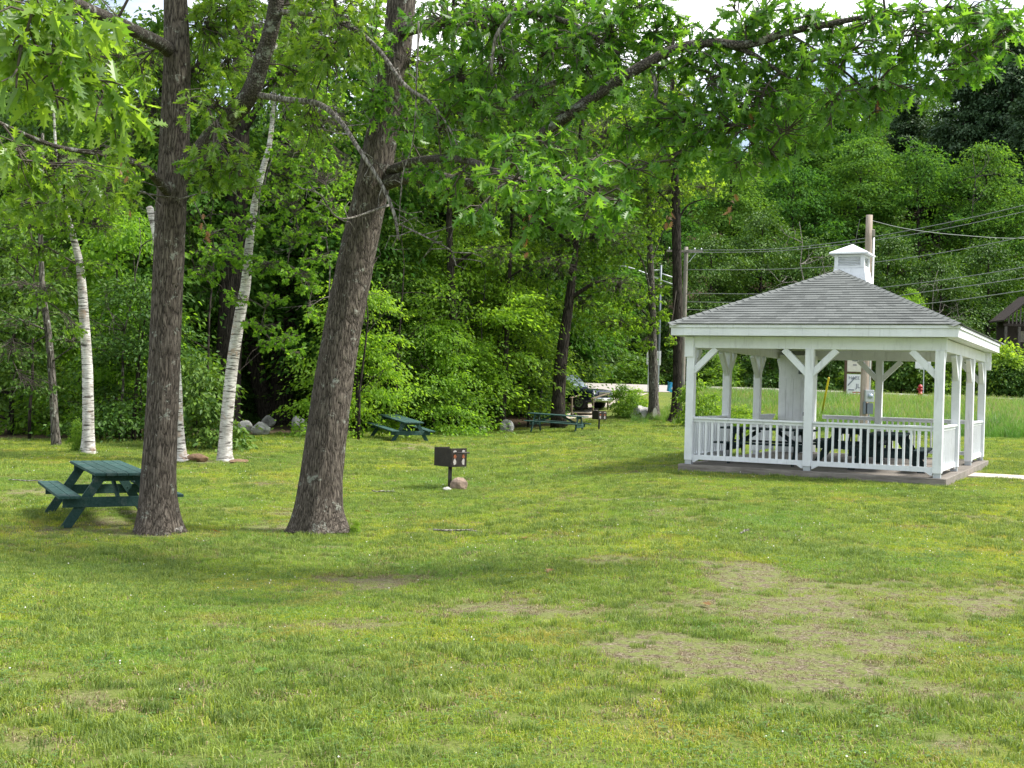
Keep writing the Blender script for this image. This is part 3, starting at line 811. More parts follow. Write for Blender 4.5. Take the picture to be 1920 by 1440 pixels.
# ------------------------------------------------------------------ grills
def make_grill(lab):
    t = thing('pedestal_grill', lab, 'grill')
    MB().cyl((0, 0, -.1), (0, 0, .50), .038, 14).build('post', M['grillpost'], t, True)
    b = MB(); w, d_, z0, z1 = .50, .40, .44, .80; th = .008
    b.box((0, 0, z0 + th / 2), (w, d_, th)); b.box((-w / 2, 0, (z0 + z1) / 2), (th, d_ - .012, z1 - z0)); b.box((w / 2, 0, (z0 + z1) / 2), (th, d_ - .012, z1 - z0))
    b.box((0, d_ / 2, (z0 + z1) / 2 - .04), (w, th, z1 - z0 - .08)); b.box((0, -d_ / 2, (z0 + z1) / 2), (w, th, z1 - z0))
    bo = b.build('firebox', M['grillmetal'], t, bevel=.003)
    k = MB()
    for i in range(12): k.cyl((-.22 + i * .04, -d_ / 2, .70), (-.22 + i * .04, d_ / 2 - .01, .70), .006, 6)
    gr = k.build('grate', M['grillpost'], t, True)
    k = MB()
    for y in (-.12, .12):
        k.cyl((w / 2, y, .72), (w / 2 + .17, y, .72), .010, 8)
    k.cyl((w / 2 + .16, -.12, .72), (w / 2 + .16, .12, .72), .016, 8); k.build('handle', M['grillpost'], gr, True)
    for y in (-.11, .11):
        for i, (z, h, m) in enumerate(((.735, .06, 'slotlight'), (.64, .075, 'rust'), (.535, .12, 'slotlight'))):
            k = MB(); pts = []
            for q in range(14):
                a_ = 2 * math.pi * q / 14; r = random.uniform(.75, 1.1)
                pts.append((w / 2 + .0055, y + math.cos(a_) * .04 * r, z + math.sin(a_) * h * .55 * r))
            k.add(pts, [tuple(range(14))]); k.build('light_rust_mark', M[m], bo)  # rust, and slot light painted on as pale patches
    return t
gA = make_grill('dark steel pedestal grill with slot-light and rust patches standing on the open lawn'); gA['group'] = 'pedestal grills'
p = GV(843, 916); gA.location = p; gA.rotation_euler = (0, 0, math.radians(-46))
gB = copy_tree(gA); gB['label'] = 'small distant pedestal grill beside the farthest picnic table'
p = GV(1123, 806); gB.location = p; gB.rotation_euler = (0, 0, math.radians(-62)); gB.scale = (1.0, 1.0, 1.0)

# ------------------------------------------------------------------ rocks
def rock(name, label, cat, loc, size, mat, seed, rz=0, group=None, sink=.25, facet=.35):
    rng = np.random.default_rng(seed); mb = MB(); nu, nv = 18, 11; vs = []
    for j in range(nv + 1):
        for i in range(nu):
            th = math.pi * j / nv; ph = 2 * math.pi * i / nu
            vs.append([math.sin(th) * math.cos(ph), math.sin(th) * math.sin(ph), math.cos(th)])
    vs = np.array(vs)
    for _ in range(9):
        nrm = rng.normal(size=3); nrm /= np.linalg.norm(nrm); dd = rng.uniform(.70, .93)
        pr = vs @ nrm; vs -= np.outer(np.maximum(0, pr - dd), nrm)
    vs += (fbm(vs[:, 0] * 3 + seed, vs[:, 1] * 3 + vs[:, 2] * 2, seed, 3)[:, None] - .5) * .34
    vs *= np.array(size); vs[:, 2] -= vs[:, 2].min() + size[2] * sink
    fs = [(j * nu + i, (j + 1) * nu + i, (j + 1) * nu + (i + 1) % nu, j * nu + (i + 1) % nu) for j in range(nv) for i in range(nu)]
    mb.add(vs, fs, .5); o = mb.build(name, mat, None, False); o.location = loc; o.rotation_euler = (0, 0, rz); return tag(o, label, cat, group)
rock('rock', 'angular brown rock leaning at the foot of the near grill', 'rock', GV(861, 919), (.165, .13, .15), M['brownrock'], 3)
rock('rock', 'small flat pale stone under the near grill post', 'rock', GV(838, 921), (.09, .08, .05), M['rock'], 8)
SG = 'boulders along the edge of the woods'
for k, (u, v, sx, sz, lab, sd_) in enumerate((
        (489, 815, .46, .28, 'large pale grey boulder at the wood edge right of the middle birch', 11), (460, 812, .36, .26, 'low flat grey boulder left of the large pale one', 12),
        (503, 799, .32, .26, 'dark grey boulder behind the large pale boulder', 13), (560, 806, .42, .36, 'mossy dark boulder just left of the leaning oak', 14),
        (577, 812, .26, .18, 'small flat stone at the foot of the mossy dark boulder', 15), (905, 812, .24, .17, 'small pale stone on the wood edge between the two green tables', 16),
        (950, 809, .42, .34, 'grey boulder half hidden by shrubs left of the farthest table', 17), (1202, 784, .50, .42, 'brown-grey boulder beside the slim tree near the road', 18))):
    rock('boulder', lab, 'boulder', GV(u, v), (sx, sx * .75, sz), M['rock'], sd_, sd_, SG)

# ------------------------------------------------------------------ poles, cables, signs
def utility_pole(u, Y, vtop, r, lab, mat, arm=False, z0=None):
    b = G(u, Y); top = P(u, vtop, Y).z; h = top - b.z
    t = thing('utility_pole', lab, 'utility pole', b)
    MB().tube([(0, 0, -.3 + (h + .3) * i / 8) for i in range(9)], [r * (1 - .25 * i / 8) for i in range(9)], 14).build('pole', mat, t, True)
    return t, h
up1, h1 = utility_pole(1618, 40, 403, .145, 'bare wooden utility pole carrying the meter box behind the gazebo', M['polewood'])
MB().cyl((.16, -.02, .4), (.16, -.02, h1 - .75), .035, 10).build('conduit', M['signwhite'], up1, True)
MB().box((.11, -.02, h1 - .6), (.16, .12, .25)).build('weatherhead', M['greywood'], up1, bevel=.03)
zm = P(1618, 742, 40).z - up1.location.z
mbx = MB().box((.10, -.22, zm), (.29, .14, .40)).build('meter_box', M['metal'], up1, bevel=.012)
MB().cyl((.11, -.29, zm + .0), (.11, -.37, zm), .075, 18).build('meter_glass', M['glass'], mbx, True)
MB().box((.13, -.20, zm - .42), (.20, .13, .36)).build('switch_box', M['darkmetal'], up1, bevel=.01)
MB().box((-.05, -.20, zm - .40), (.08, .10, .42)).build('conduit_box', M['darkmetal'], up1, bevel=.01)
MB().cyl((.10, -.20, -.1), (.10, -.20, zm - .62), .03, 10).build('conduit', M['metal'], up1, True)
# guy wire with its yellow marker
gt, gb = P(1612, 412, 40.2), GV(1536, 800)
gy = thing('guy_wire', 'steel guy wire with yellow marker sleeve slanting behind the gazebo', 'guy wire', gb)
MB().tube([(0, 0, 0), gt - gb], .010, 6).build('wire', M['cable'], gy, True)
dirn = (gt - gb); MB().tube([dirn * .03, dirn * .295], [.042, .04], 10).build('marker_sleeve', M['yellow'], gy, True)

up2, h2 = utility_pole(1279, 73, 463, .16, 'grey wooden utility pole with short crossarm beside the road tree', M['greywood'])
MB().box((-.1, -.14, h2 - .28), (2.2, .10, .12)).build('crossarm', M['greywood'], up2, bevel=.01)
k = MB().beam((.14, -.14, h2 - .95), (.62, -.14, h2 - .34), .04, .03); k.build('arm_brace', M['metal'], up2)
for x in (-1.05, -.55, .5, .9): MB().tube([(x, -.14, h2 - .22), (x, -.14, h2 - .12), (x, -.14, h2 - .05)], [.03, .055, .03], 10).build('insulator', M['metal'], up2, True)

def street_lamp():
    u, Y = 1233, 74; b = G(u, Y); top = P(u, 497, Y).z - b.z
    t = thing('street_lamp', 'slim grey street lamp pole reaching left through the leaves', 'street lamp', b)
    MB().tube([(0, 0, -.2), (0, 0, top * .5), (0, 0, top)], [.085, .075, .06], 12).build('pole', M['darkmetal'], t, True)
    pv = lambda u_, v_: P(u_, v_, Y) - b
    MB().tube([pv(1237, 524), pv(1215, 514), pv(1185, 503), pv(1162, 497)], .045, 8).tube([pv(1237, 506), pv(1219, 507)], .03, 8).build('arm', M['metal'], t, True)
    q = pv(1158, 496); MB().box(q, (.62, .28, .14), (0, .12, 0)).build('lamp_head', M['metal'], t, bevel=.05)
    MB().tube([pv(1237, 512), pv(1262, 520)], .04, 8).tube([pv(1237, 524), pv(1262, 533)], .03, 8).build('bracket', M['metal'], t, True)
street_lamp()

def cable(lab, pts, r=.018):
    w = [P(*q) for q in pts]; sp = spline(w, 10); o0 = w[0]
    mb = MB().tube([Vector(s) - o0 for s in sp], r, 6); o = mb.build('cable', M['cable'], None, True); o.location = o0
    tag(o, lab, 'cable', 'overhead cables above the road')
cable('topmost overhead cable, running from the grey pole to the right frame edge', [(1284, 469, 73), (1450, 467, 66), (1600, 450, 58), (1760, 421, 52), (1920, 385, 46), (2080, 342, 41)])
cable('overhead cable just below the topmost one', [(1284, 474, 73), (1450, 471, 66), (1600, 456, 58), (1760, 431, 52), (1920, 397, 46), (2080, 356, 41)])
cable('sagging cable passing just behind the cupola roof', [(1286, 506, 73), (1450, 505, 66), (1600, 496, 58), (1760, 475, 52), (1920, 444, 46), (2080, 408, 41)])
cable('cable vanishing behind the gazebo hip and reappearing above its right slope', [(1286, 550, 73), (1450, 551, 66), (1600, 544, 58), (1760, 526, 52), (1920, 501, 46), (2080, 470, 41)])
cable('second lowest cable above the right roof slope', [(1286, 566, 73.2), (1450, 568, 66), (1600, 564, 58), (1760, 544, 52), (1920, 521, 46), (2080, 493, 41)], .02)
cable('lowest cable above the right roof slope', [(1286, 580, 73.4), (1450, 586, 66), (1600, 582, 58), (1760, 567, 52), (1920, 545, 46), (2080, 520, 41)], .02)
cable('thin service cable from the bare meter pole top to the right', [(1624, 411, 40), (1700, 429, 42), (1800, 441, 44.5), (1920, 447, 47), (2080, 440, 51)], .012)

TXT = {}
def text_obj(s, size, mat, parent, loc, rot, name='lettering'):
    cu = bpy.data.curves.new(name, 'FONT'); cu.body = s; cu.size = size; cu.extrude = .004; cu.align_x = 'LEFT'
    o = bpy.data.objects.new(name, cu); COL.objects.link(o); dg = bpy.context.evaluated_depsgraph_get()
    me = bpy.data.meshes.new_from_object(o.evaluated_get(dg)); bpy.data.objects.remove(o); me.materials.clear(); me.materials.append(mat)
    o = bpy.data.objects.new(name, me); COL.objects.link(o); o.parent = parent; o.location = loc; o.rotation_euler = rot; return o
def park_sign():
    Y = 66; b = G(1607, Y); s = Y / F
    t = thing('notice_board', 'tall wooden notice board with cream panel above a white banner', 'sign', b)
    top = P(1607, 640, Y).z - b.z
    for x in (-.68, .68): MB().box((x, 0, top / 2), (.13, .13, top)).build('post', M['signbrown'], t, bevel=.01)
    MB().box((0, 0, top + .04), (1.6, .22, .08)).build('top_rail', M['signbrown'], t, bevel=.01)
    z1, z0 = P(1607, 663, Y).z - b.z, P(1607, 697, Y).z - b.z
    up = MB().box((0, -.03, (z0 + z1) / 2), (1.22, .04, z1 - z0)).build('upper_panel', M['signcream'], t, bevel=.005)
    RX = (math.pi / 2, 0, 0)
    k = MB()
    for x0, x1, z in ((-.16, .16, .18), (-.34, -.04, .40), (.0, .34, .42), (-.30, -.10, .63), (.12, .32, .60)): k.box(((x0 + x1) / 2, -.055, z1 - z), (x1 - x0, .01, .05))
    k.build('small_print', M['ink'], up)
    MB().box((0, 0, z0 - .06), (1.22, .08, .09)).build('middle_rail', M['signbrown'], t)
    z3, z2 = P(1607, 702, Y).z - b.z, P(1607, 750, Y).z - b.z
    lo = MB().box((0, -.03, (z2 + z3) / 2), (1.22, .03, z3 - z2)).build('banner', M['signwhite'], t, bevel=.004)
    text_obj('HAZE', .24, M['ink'], lo, (-.52, -.05, z3 - .28), RX); text_obj('JL', .34, M['ink'], lo, (-.12, -.05, z3 - .75), RX)
    k = MB()
    for i, (x0, x1, z) in enumerate(((-.52, -.20, z3 - .86),)): k.box(((x0 + x1) / 2, -.05, z), (x1 - x0, .01, .05))
    k.build('small_print', M['ink'], lo)
    k = MB()
    for i, (x0, x1) in enumerate(((-.30, .45), (-.42, .50), (-.52, .50))): k.box(((x0 + x1) / 2, -.05, z2 + .42 - .13 * i), (x1 - x0, .01, .055))
    k.build('red_print', M['inkred'], lo)
    MB().beam((-.55, -.07, z3 - .62), (-.15, -.07, z3 - .15), .03, .05).beam((.32, -.07, z3 - .35), (.58, -.07, z3 - .80), .03, .06).build('strap', M['darkmetal'], t)
park_sign()

def back_sign(u, Y, v0, v1, w, lab, posts, mat='signwhite', second=False):
    b = G(u, Y); t = thing('road_sign', lab, 'road sign', b); z1, z0 = P(u, v0, Y).z - b.z, P(u, v1, Y).z - b.z
    MB().box((0, 0, (z0 + z1) / 2), (w, .02, z1 - z0)).build('sign_panel', M[mat], t, bevel=.008)
    if second: MB().box((.42, .25, (z0 + z1) / 2 - .08), (.62, .02, (z1 - z0) * .92)).build('sign_panel', M[mat], t, bevel=.008)
    for x in posts: MB().box((x, -.035, z1 / 2), (.05, .04, z1)).build('post', M['metal'], t)
back_sign(1224, 71, 658, 684, .84, 'pale back of a road sign half hidden by the slim roadside tree', (-.3, .3))
back_sign(1722, 68, 666, 691, .48, 'blank white road sign on a thin post seen under the gazebo eave', (.24,), second=True)

def hydrant():
    b = G(1725, 69.5); b.z += .0
    t = thing('fire_hydrant', 'red fire hydrant by the road behind the gazebo', 'fire hydrant', b)
    t.scale = (.85, .85, .85); z = P(1725, 736, 69.5).z - b.z
    MB().tube([(0, 0, z - .2), (0, 0, z), (0, 0, z + .05), (0, 0, z + .06), (0, 0, z + .42), (0, 0, z + .44), (0, 0, z + .50), (0, 0, z + .56), (0, 0, z + .63), (0, 0, z + .66)], [.12, .17, .17, .12, .12, .17, .17, .13, .07, .04], 16).build('barrel', M['redpaint'], t, True)
    MB().cyl((-.22, 0, z + .33), (.22, 0, z + .33), .065, 12).cyl((0, -.22, z + .30), (0, 0, z + .30), .08, 12).build('nozzle', M['redpaint'], t, True)
hydrant()

def recycle_bin():
    b = G(1257, 72.6); t = thing('recycling_bin', 'bright blue recycling bin tipped over beside the road', 'bin', b); t.rotation_euler = (.1, .25, .3); t.scale = (.9, .9, .9)
    k = MB(); h0, h1, H = .22, .29, .62
    vs = [(sx * h, sy * h * .8, z) for h, z in ((h0, .04), (h1, H), (h1 - .03, H), (h0 - .02, .08)) for sx, sy in ((-1, -1), (1, -1), (1, 1), (-1, 1))]
    k.add(vs, [(3, 2, 1, 0)] + [(i * 4 + j, i * 4 + (j + 1) % 4, (i + 1) * 4 + (j + 1) % 4, (i + 1) * 4 + j) for i in range(3) for j in range(4)] + [(12, 13, 14, 15)])
    k.build('tub', M['bluebin'], t)
    MB().box((0, 0, H + .015), (.64, .52, .04)).build('rim', M['bluebin'], t, bevel=.01)
    MB().box((0, -.21, .34), (.22, .012, .2), (-.1, 0, 0)).build('logo_patch', M['signwhite'], t)
recycle_bin()

# ------------------------------------------------------------------ footbridge
def footbridge():
    b = GV(1090, 779)
    t = thing('footbridge', 'small wooden footbridge with two sloping handrails near the parked car', 'footbridge', b); t.rotation_euler = (0, 0, math.radians(-22))
    k = MB()
    for i in range(16): k.box((0, .09 + i * .16, .10 + .0 * i), (1.1, .15, .05))
    k.build('deck', M['railwood'], t, bevel=.005)
    for s in (-1, 1):
        x = s * .55
        for y in (.1, 2.5): MB().box((x, y, .42 + y * .09), (.08, .08, .84)).build('post', M['railwood'], t, bevel=.006)
        MB().beam((x, -.1, .84), (x, 2.7, 1.12), .12, .04).build('handrail', M['railwood'], t, bevel=.006)
footbridge()
strip('trail', [(GV(1090, 781).x - .2, GV(1090, 781).y - .8), (GV(1094, 776).x + .3, GV(1094, 776).y + 3), (5.0, 63), (7.2, 70)], 1.6, M['path'], .015, 40)

# ------------------------------------------------------------------ car
def suv():
    b = GV(1106, 770); b.y += .4; b.z = float(gz(b.x, b.y))
    t = thing('suv', 'dark navy suv parked beyond the footbridge with chrome grille', 'car', b); t.rotation_euler = (0, 0, math.radians(-38))
    # local: +x forward, origin under the front axle
    def loft(secs):
        mb = MB(); vs = []; n = None
        for x, hw, z0, z1, r in secs:
            ring = [(-hw, z0 + r), (-hw + r * .4, z0), (hw - r * .4, z0), (hw, z0 + r), (hw, z1 - r * 1.3), (hw - r * .9, z1), (-hw + r * .9, z1), (-hw, z1 - r * 1.3)]
            n = len(ring); vs += [(x, y, z) for y, z in ring]
        m = len(secs)
        fs = [(i * n + k, i * n + (k + 1) % n, (i + 1) * n + (k + 1) % n, (i + 1) * n + k) for i in range(m - 1) for k in range(n)]
        mb.add(vs, [tuple(range(n))[::-1], tuple(range((m - 1) * n, m * n))] + fs); return mb
    loft([(-3.75, .86, .50, 1.0, .12), (-3.6, .93, .40, 1.06, .12), (-2.0, .95, .36, 1.08, .12), (-.9, .95, .36, 1.10, .12), (.3, .94, .36, 1.06, .12), (.72, .91, .38, 1.0, .12), (.84, .84, .44, .9, .1)]).build('body', M['carpaint'], t, True, .02)
    loft([(-3.55, .76, 1.06, 1.60, .1), (-3.2, .78, 1.06, 1.76, .14), (-2.0, .79, 1.06, 1.80, .15), (-1.35, .78, 1.06, 1.76, .14), (-.62, .76, 1.06, 1.12, .02)]).build('cabin', M['carpaint'], t, True, .02)
    k = MB(); k.add([(-.66, -.70, 1.14), (-.66, .70, 1.14), (-1.30, .62, 1.735), (-1.30, -.62, 1.735)], [(0, 1, 2, 3)]); 
    k.v = [(x + .03, y, z + .025) for x, y, z in k.v]; k.build('windscreen', M['glass'], t)
    for s in (-1, 1):
        k = MB(); f = [(-.85, s * .80, 1.13), (-1.75, s * .81, 1.13), (-1.75, s * .76, 1.66), (-1.38, s * .75, 1.66)]; k.add(f, [(0, 1, 2, 3)]); k.build('side_window', M['glass'], t)
        k = MB(); f = [(-1.85, s * .81, 1.13), (-3.3, s * .79, 1.13), (-3.2, s * .73, 1.62), (-1.85, s * .76, 1.66)]; k.add(f, [(0, 1, 2, 3)]); k.build('side_window', M['glass'], t)
        MB().box((-.95, s * 1.03, 1.16), (.12, .2, .16)).build('mirror', M['carpaint'], t, bevel=.03)
        MB().box((.76, s * .68, .84), (.16, .34, .15)).build('headlight', M['lampglass'], t, bevel=.04)
        for x in (0, -2.75):
            w = MB().tube([(x, s * .70, .37), (x, s * .72, .37), (x, s * .93, .37), (x, s * .955, .37)], [.33, .37, .37, .33], 28).build('wheel', M['tyre'], t, True)
            k = MB().cyl((x, s * .90, .37), (x, s * .962, .37), .235, 20)
            k.build('rim', M['chrome'], w)
            k = MB()
            for q in range(5):
                a_ = q * 2 * math.pi / 5; k.box((x + .14 * math.cos(a_), s * .966, .37 + .14 * math.sin(a_)), (.07, .012, .10), (0, -a_, 0))
            k.build('rim_slot', M['black'], w)
    k = MB().box((.82, 0, .82), (.09, .96, .20)); gr = k.build('grille', M['black'], t, bevel=.02)
    k = MB()
    for z in (.75, .82, .89): k.box((.872, 0, z), (.02, .92, .028))
    k.build('grille_bar', M['chrome'], gr)
    MB().box((.84, 0, .54), (.14, 1.7, .20)).build('bumper', M['chrome'], t, bevel=.05)
    MB().box((.92, 0, .56), (.015, .5, .12)).build('number_plate', M['signwhite'], t)
suv()

# ------------------------------------------------------------------ cabin on the right edge and the pale wall far left
def cabin():
    Y = 87; b = G(1925, Y)
    t = thing('cabin', 'dark weathered cabin with open rafters at the right edge above bushes', 'cabin', b)
    pv = lambda u, v: P(u, v, Y) - b
    e, r = pv(1871, 601), pv(1925, 556); W2 = r.x - e.x; D = 1.6
    r.x = 0; e.x = -W2
    wl = MB().box((0, D / 2 + .4, e.z / 2 - .5), (W2 * 2 - 1.0, D, e.z + 1.0)).build('wall', M['barnwood'], t)
    k = MB()
    th = .10
    for s in (-1, 1):
        k.add([(s * W2 * 1.06, -.9, e.z - .08), (0, -.9, r.z), (0, D + .2, r.z), (s * W2 * 1.06, D + .2, e.z - .08),
               (s * W2 * 1.06, -.9, e.z - .08 + th), (0, -.9, r.z + th), (0, D + .2, r.z + th), (s * W2 * 1.06, D + .2, e.z - .08 + th)],
              [(0, 1, 2, 3), (7, 6, 5, 4), (0, 4, 5, 1), (1, 5, 6, 2), (2, 6, 7, 3), (3, 7, 4, 0)])
    k.build('roof', M['barnwood'], t)
    k = MB()
    for i in range(-6, 7):
        x = i * .28; top = r.z - (r.z - e.z) * abs(x) / W2 - .02; k.box((x, -.55, (e.z - .25 + top) / 2), (.10, .05, max(.05, top - e.z + .25)))
    k.build('gable_board', M['barnlight'], t)
    MB().box((0, -.55, e.z - .33), (W2 * 2, .14, .16)).build('tie_beam', M['barnwood'], t)
    for x in (-W2 * .92, -W2 * .45, .1, W2 * .9): MB().box((x, -.55, e.z / 2 - .6), (.16, .16, e.z + .3)).build('porch_post', M['barnlight'], t)
    MB().box((-.35, .37, e.z - 1.1), (.5, .06, .8)).build('window', M['greywood'], wl)
cabin()
def far_wall():
    b = G(-20, 60); z1, z0 = P(0, 751, 60).z - b.z, P(0, 764, 60).z - b.z
    t = thing('low_building', 'pale strip of a low building glimpsed at the left edge', 'building', b)
    MB().box((0, 0, (z0 + z1) / 2 - .2), (2.4, 2, z1 - z0 + .4)).build('wall', M['signwhite'], t)
    MB().box((0, 0, z1 + .06), (2.7, 2.3, .10)).build('roof', M['darkmetal'], t)
far_wall()

# fallen twigs and chips on the lawn
def fallen(u, v, ln, rz, lab, seed):
    rng = random.Random(seed); p = GV(u, v); mb = MB(); pts = []; 
    for i in range(6): pts.append((ln * (i / 5 - .5), rng.uniform(-.03, .03) * ln, .03 + rng.uniform(0, .02)))
    mb.tube(pts, [.011, .012, .011, .009, .007, .004], 6)
    for i in (2, 3, 4):
        q = Vector(pts[i]); mb.tube([q, q + Vector((ln * .14, rng.choice((-1, 1)) * ln * .12, .015))], [.006, .003], 5)
    o = mb.build('fallen_stick', M['deadwood'], None, True); o.location = p; o.rotation_euler = (0, 0, rz); tag(o, lab, 'stick', 'sticks lying on the lawn')
fallen(865, 1000, .75, .1, 'thin dead stick lying on the lawn right of the leaning oak', 1)
fallen(720, 925, .45, .3, 'pale short stick on the lawn between leaning oak and grill', 2)
fallen(60, 905, .9, -.1, 'long dead stick on bare earth left of the near picnic table', 3)
fallen(1395, 1002, .4, 1.1, 'small dark stick on the lawn in front of the gazebo', 4)
def fallen_leaf(u, v, mat, k):
    rng = np.random.default_rng(k); V, fs = leaf_template('oak'); mb = MB().add([(x * .15, (y - .5) * .15, z * .10 + .035) for x, y, z in V], fs, .5)
    o = mb.build('fallen_leaf', M[mat], None, True); o.location = GV(u, v); o.rotation_euler = (rng.uniform(-.35, .35), rng.uniform(-.35, .35), rng.uniform(0, 6.28)); return o
for k, (u, v) in enumerate(((1325, 1138), (560, 998), (690, 962), (405, 1000), (1030, 1075), (985, 1012))):
    tag(fallen_leaf(u, v, 'deadleaf', k), 'dry brown oak leaf lying on the lawn', 'leaf', 'dry leaves on the lawn')
tag(fallen_leaf(490, 1265, 'oakleaf', 40), 'fresh pale green oak leaf lying on the near left lawn', 'leaf')
rock('wood_chunk', 'rotten brown wood chunk between the snag and the tall birch', 'wood', GV(368, 866), (.30, .16, .12), M['rottenwood'], 31, .3)
rock('wood_chunk', 'flat brown bark piece at the right foot of the tall birch', 'wood', GV(447, 870), (.26, .14, .07), M['rottenwood'], 32, .1)
rock('wood_chunk', 'pale weathered root piece at the right foot of the upright oak', 'wood', GV(325, 1000), (.14, .09, .07), M['deadwood'], 33, .6)
# ------------------------------------------------------------------ oaks and birches built along their own limbs
def wpath(pts, k=6):
    """[(u,v,Y,radius_m)] -> smoothed world points and radii"""
    q = [(*P(u, v, Y), r) for u, v, Y, r in pts]; s = spline(q, k)
    return [Vector(a[:3]) for a in s], [max(.003, float(a[3])) for a in s]

def trunk_mesh(pts, rad, base, n=40, flare=.0, seed=0, rough=.05, zs=1.6):
    pts = [p - base for p in pts]; rng = random.Random(seed); ph = [rng.uniform(0, 6.28) for _ in range(4)]
    def disp(i, a):
        h = max(0, pts[i].z); r = 1.0
        if flare:
            f = math.exp(-h / .28); r += flare * f * (1 + .35 * math.sin(5 * a + ph[0]) + .25 * math.sin(3 * a + ph[1]))
        v = float(fbm(math.cos(a) * 5 + 9 + seed, math.sin(a) * 5 + h * zs, seed, 3))
        rg = abs(2 * float(vn(math.cos(a) * 7 + 3, math.sin(a) * 7 + h * zs * 1.2, seed + 5)) - 1)
        return r + rough * (v - .5) * 1.6 + rough * .8 * (rg - .5)
    return MB().tube(pts, rad, n, True, .5, disp)

def foliage(blobs, rng, kind='oak', leaf=.15, per=6, cover=1.5, limbs=(), twig_r=.006, area=.42, droop=.45, spread=1.12):
    """blobs: (u,v,ru,rv,Y,ry[,leaf]) in the photograph's own scale -> leaf arrays and twig MB. Each blob grows from the nearest limb."""
    anchors = [Vector(p) for p in limbs]; tw = MB(); pos, dirs, nrm, siz = [], [], [], []
    todo = []
    for b in blobs:
        u, v, ru, rv, Y, ry = b[:6]; lf = b[6] if len(b) > 6 else leaf
        todo.append((P(u, v, Y), ru * spread * Y / F, ry * spread, rv * spread * Y / F, lf, b[7] if len(b) > 7 else 1.0))
    while todo:
        j, k, dm = 0, 0, 1e9
        for jj, t in enumerate(todo):
            for kk, a in enumerate(anchors):
                d = (t[0] - a).length
                if d < dm: j, k, dm = jj, kk, d
        c, rx, ry, rz, lf, cv = todo.pop(j)
        path = [c]
        if anchors:
            a = anchors[k]; mid = a.lerp(c, .5) + Vector((rng.normal() * .05, rng.normal() * .05, .10)) * dm
            sp = [Vector(q) for q in spline([a, mid, c], 5)]; r0 = min(.035, .008 + dm * .008)
            tw.tube(sp, [r0 + (.006 - r0) * i / (len(sp) - 1) for i in range(len(sp))], 6); path = sp[len(sp) // 2:]
        anchors += path
        nl = cv * cover * math.pi * rx * rz / (lf * lf * area); nr = max(3, int(nl / per))
        for _ in range(nr):
            d = rng.normal(size=3); d /= np.linalg.norm(d); d *= rng.uniform() ** .45
            q = c + Vector((d[0] * rx, d[1] * ry, d[2] * rz)); s = path[rng.integers(0, len(path))]
            dd = (q - s); m = s.lerp(q, .55) + Vector((0, 0, .10 * dd.length)) + Vector(rng.normal(size=3) * .06 * dd.length)
            tw.tube([s, m, q], [twig_r * 1.3, twig_r, twig_r * .5], 4, False)
            od = dd.normalized() if dd.length > 1e-4 else Vector((0, 0, -1))
            for i in range(max(2, int(rng.normal(per, 1.2)))):
                ld = np.array(od) * .55 + rng.normal(size=3) * .62 + np.array([0, 0, -droop])
                pos.append(np.array(q) - np.array(od) * rng.uniform(0, .10) + rng.normal(size=3) * .015); dirs.append(ld)
                nrm.append(np.array([0, 0, .8]) + rng.normal(size=3) * .9); siz.append(lf * rng.uniform(.5, 1.15))
    n = len(pos)
    return leaves(kind, np.array(pos), np.array(dirs), np.array(nrm), np.array(siz), rng.uniform(size=n)), tw

def shift(lv, tw, base):
    lv = (lv[0] - np.array(base)[None, :], *lv[1:]); tw.v = [tuple(Vector(v) - base) for v in tw.v]; return lv, tw

def limb_tree(name, label, cat, trunk, limbs, blobs, bark, leafm, seed, group=None, base=None, flare=.5, leaf=.15, kind='oak', per=6, cover=1.5, n=40, rough=.05, kb=10, droop=.45, bare_limbs=(), barkl=None):
    rng = np.random.default_rng(seed); barkl = barkl or bark
    tp, tr = wpath(trunk, kb); b = GV(trunk[0][0], trunk[0][1]) if base is None else base
    if base is not None: tp[0] = b + Vector((0, 0, -.08)); tp = [tp[0]] + [q for q in tp[1:] if q.z > b.z + .12]; tr = tr[:1] + tr[len(tr) - len(tp) + 1:]
    t = thing(name, label, cat, b, 0, group)
    tk = trunk_mesh(tp, tr, b, n, flare, seed, rough).build('trunk', bark, t, True)
    anchors = [p for p in tp[len(tp) // 2:]]
    for L_ in limbs:
        lp, lr = wpath(L_, 6); anchors += lp[2:]
        trunk_mesh(lp, lr, b, 12, 0, seed + 1, .10, 3).build('limb', barkl, tk, True)
    for L_ in bare_limbs:
        lp, lr = wpath(L_, 6)
        mb = trunk_mesh(lp, lr, b, 8, 0, seed + 2, .12, 5)
        for i in range(3, len(lp) - 1, 2):
            q = lp[i] - b; ln = rng.uniform(.12, .45); d = Vector(rng.normal(size=3) * .6 + np.array([.3, 0, -.35])).normalized()
            e = q + d * ln; mb.tube([q, q.lerp(e, .5) + Vector(rng.normal(size=3) * .03), e, e + Vector(rng.normal(size=3) * .1 + np.array([.04, 0, -.05]))], [.008, .006, .004, .0025], 4, False)
        mb.build('bare_limb', M['deadwood'], tk, True)
    if blobs:
        lv, tw = foliage(blobs, rng, kind, leaf, per, cover, anchors, droop=droop); lv, tw = shift(lv, tw, b)
        o = bpy.data.objects.new('crown', merge_leaf_twig('crown', lv, tw, [leafm, M['twig']])); COL.objects.link(o); o.parent = t
    return t

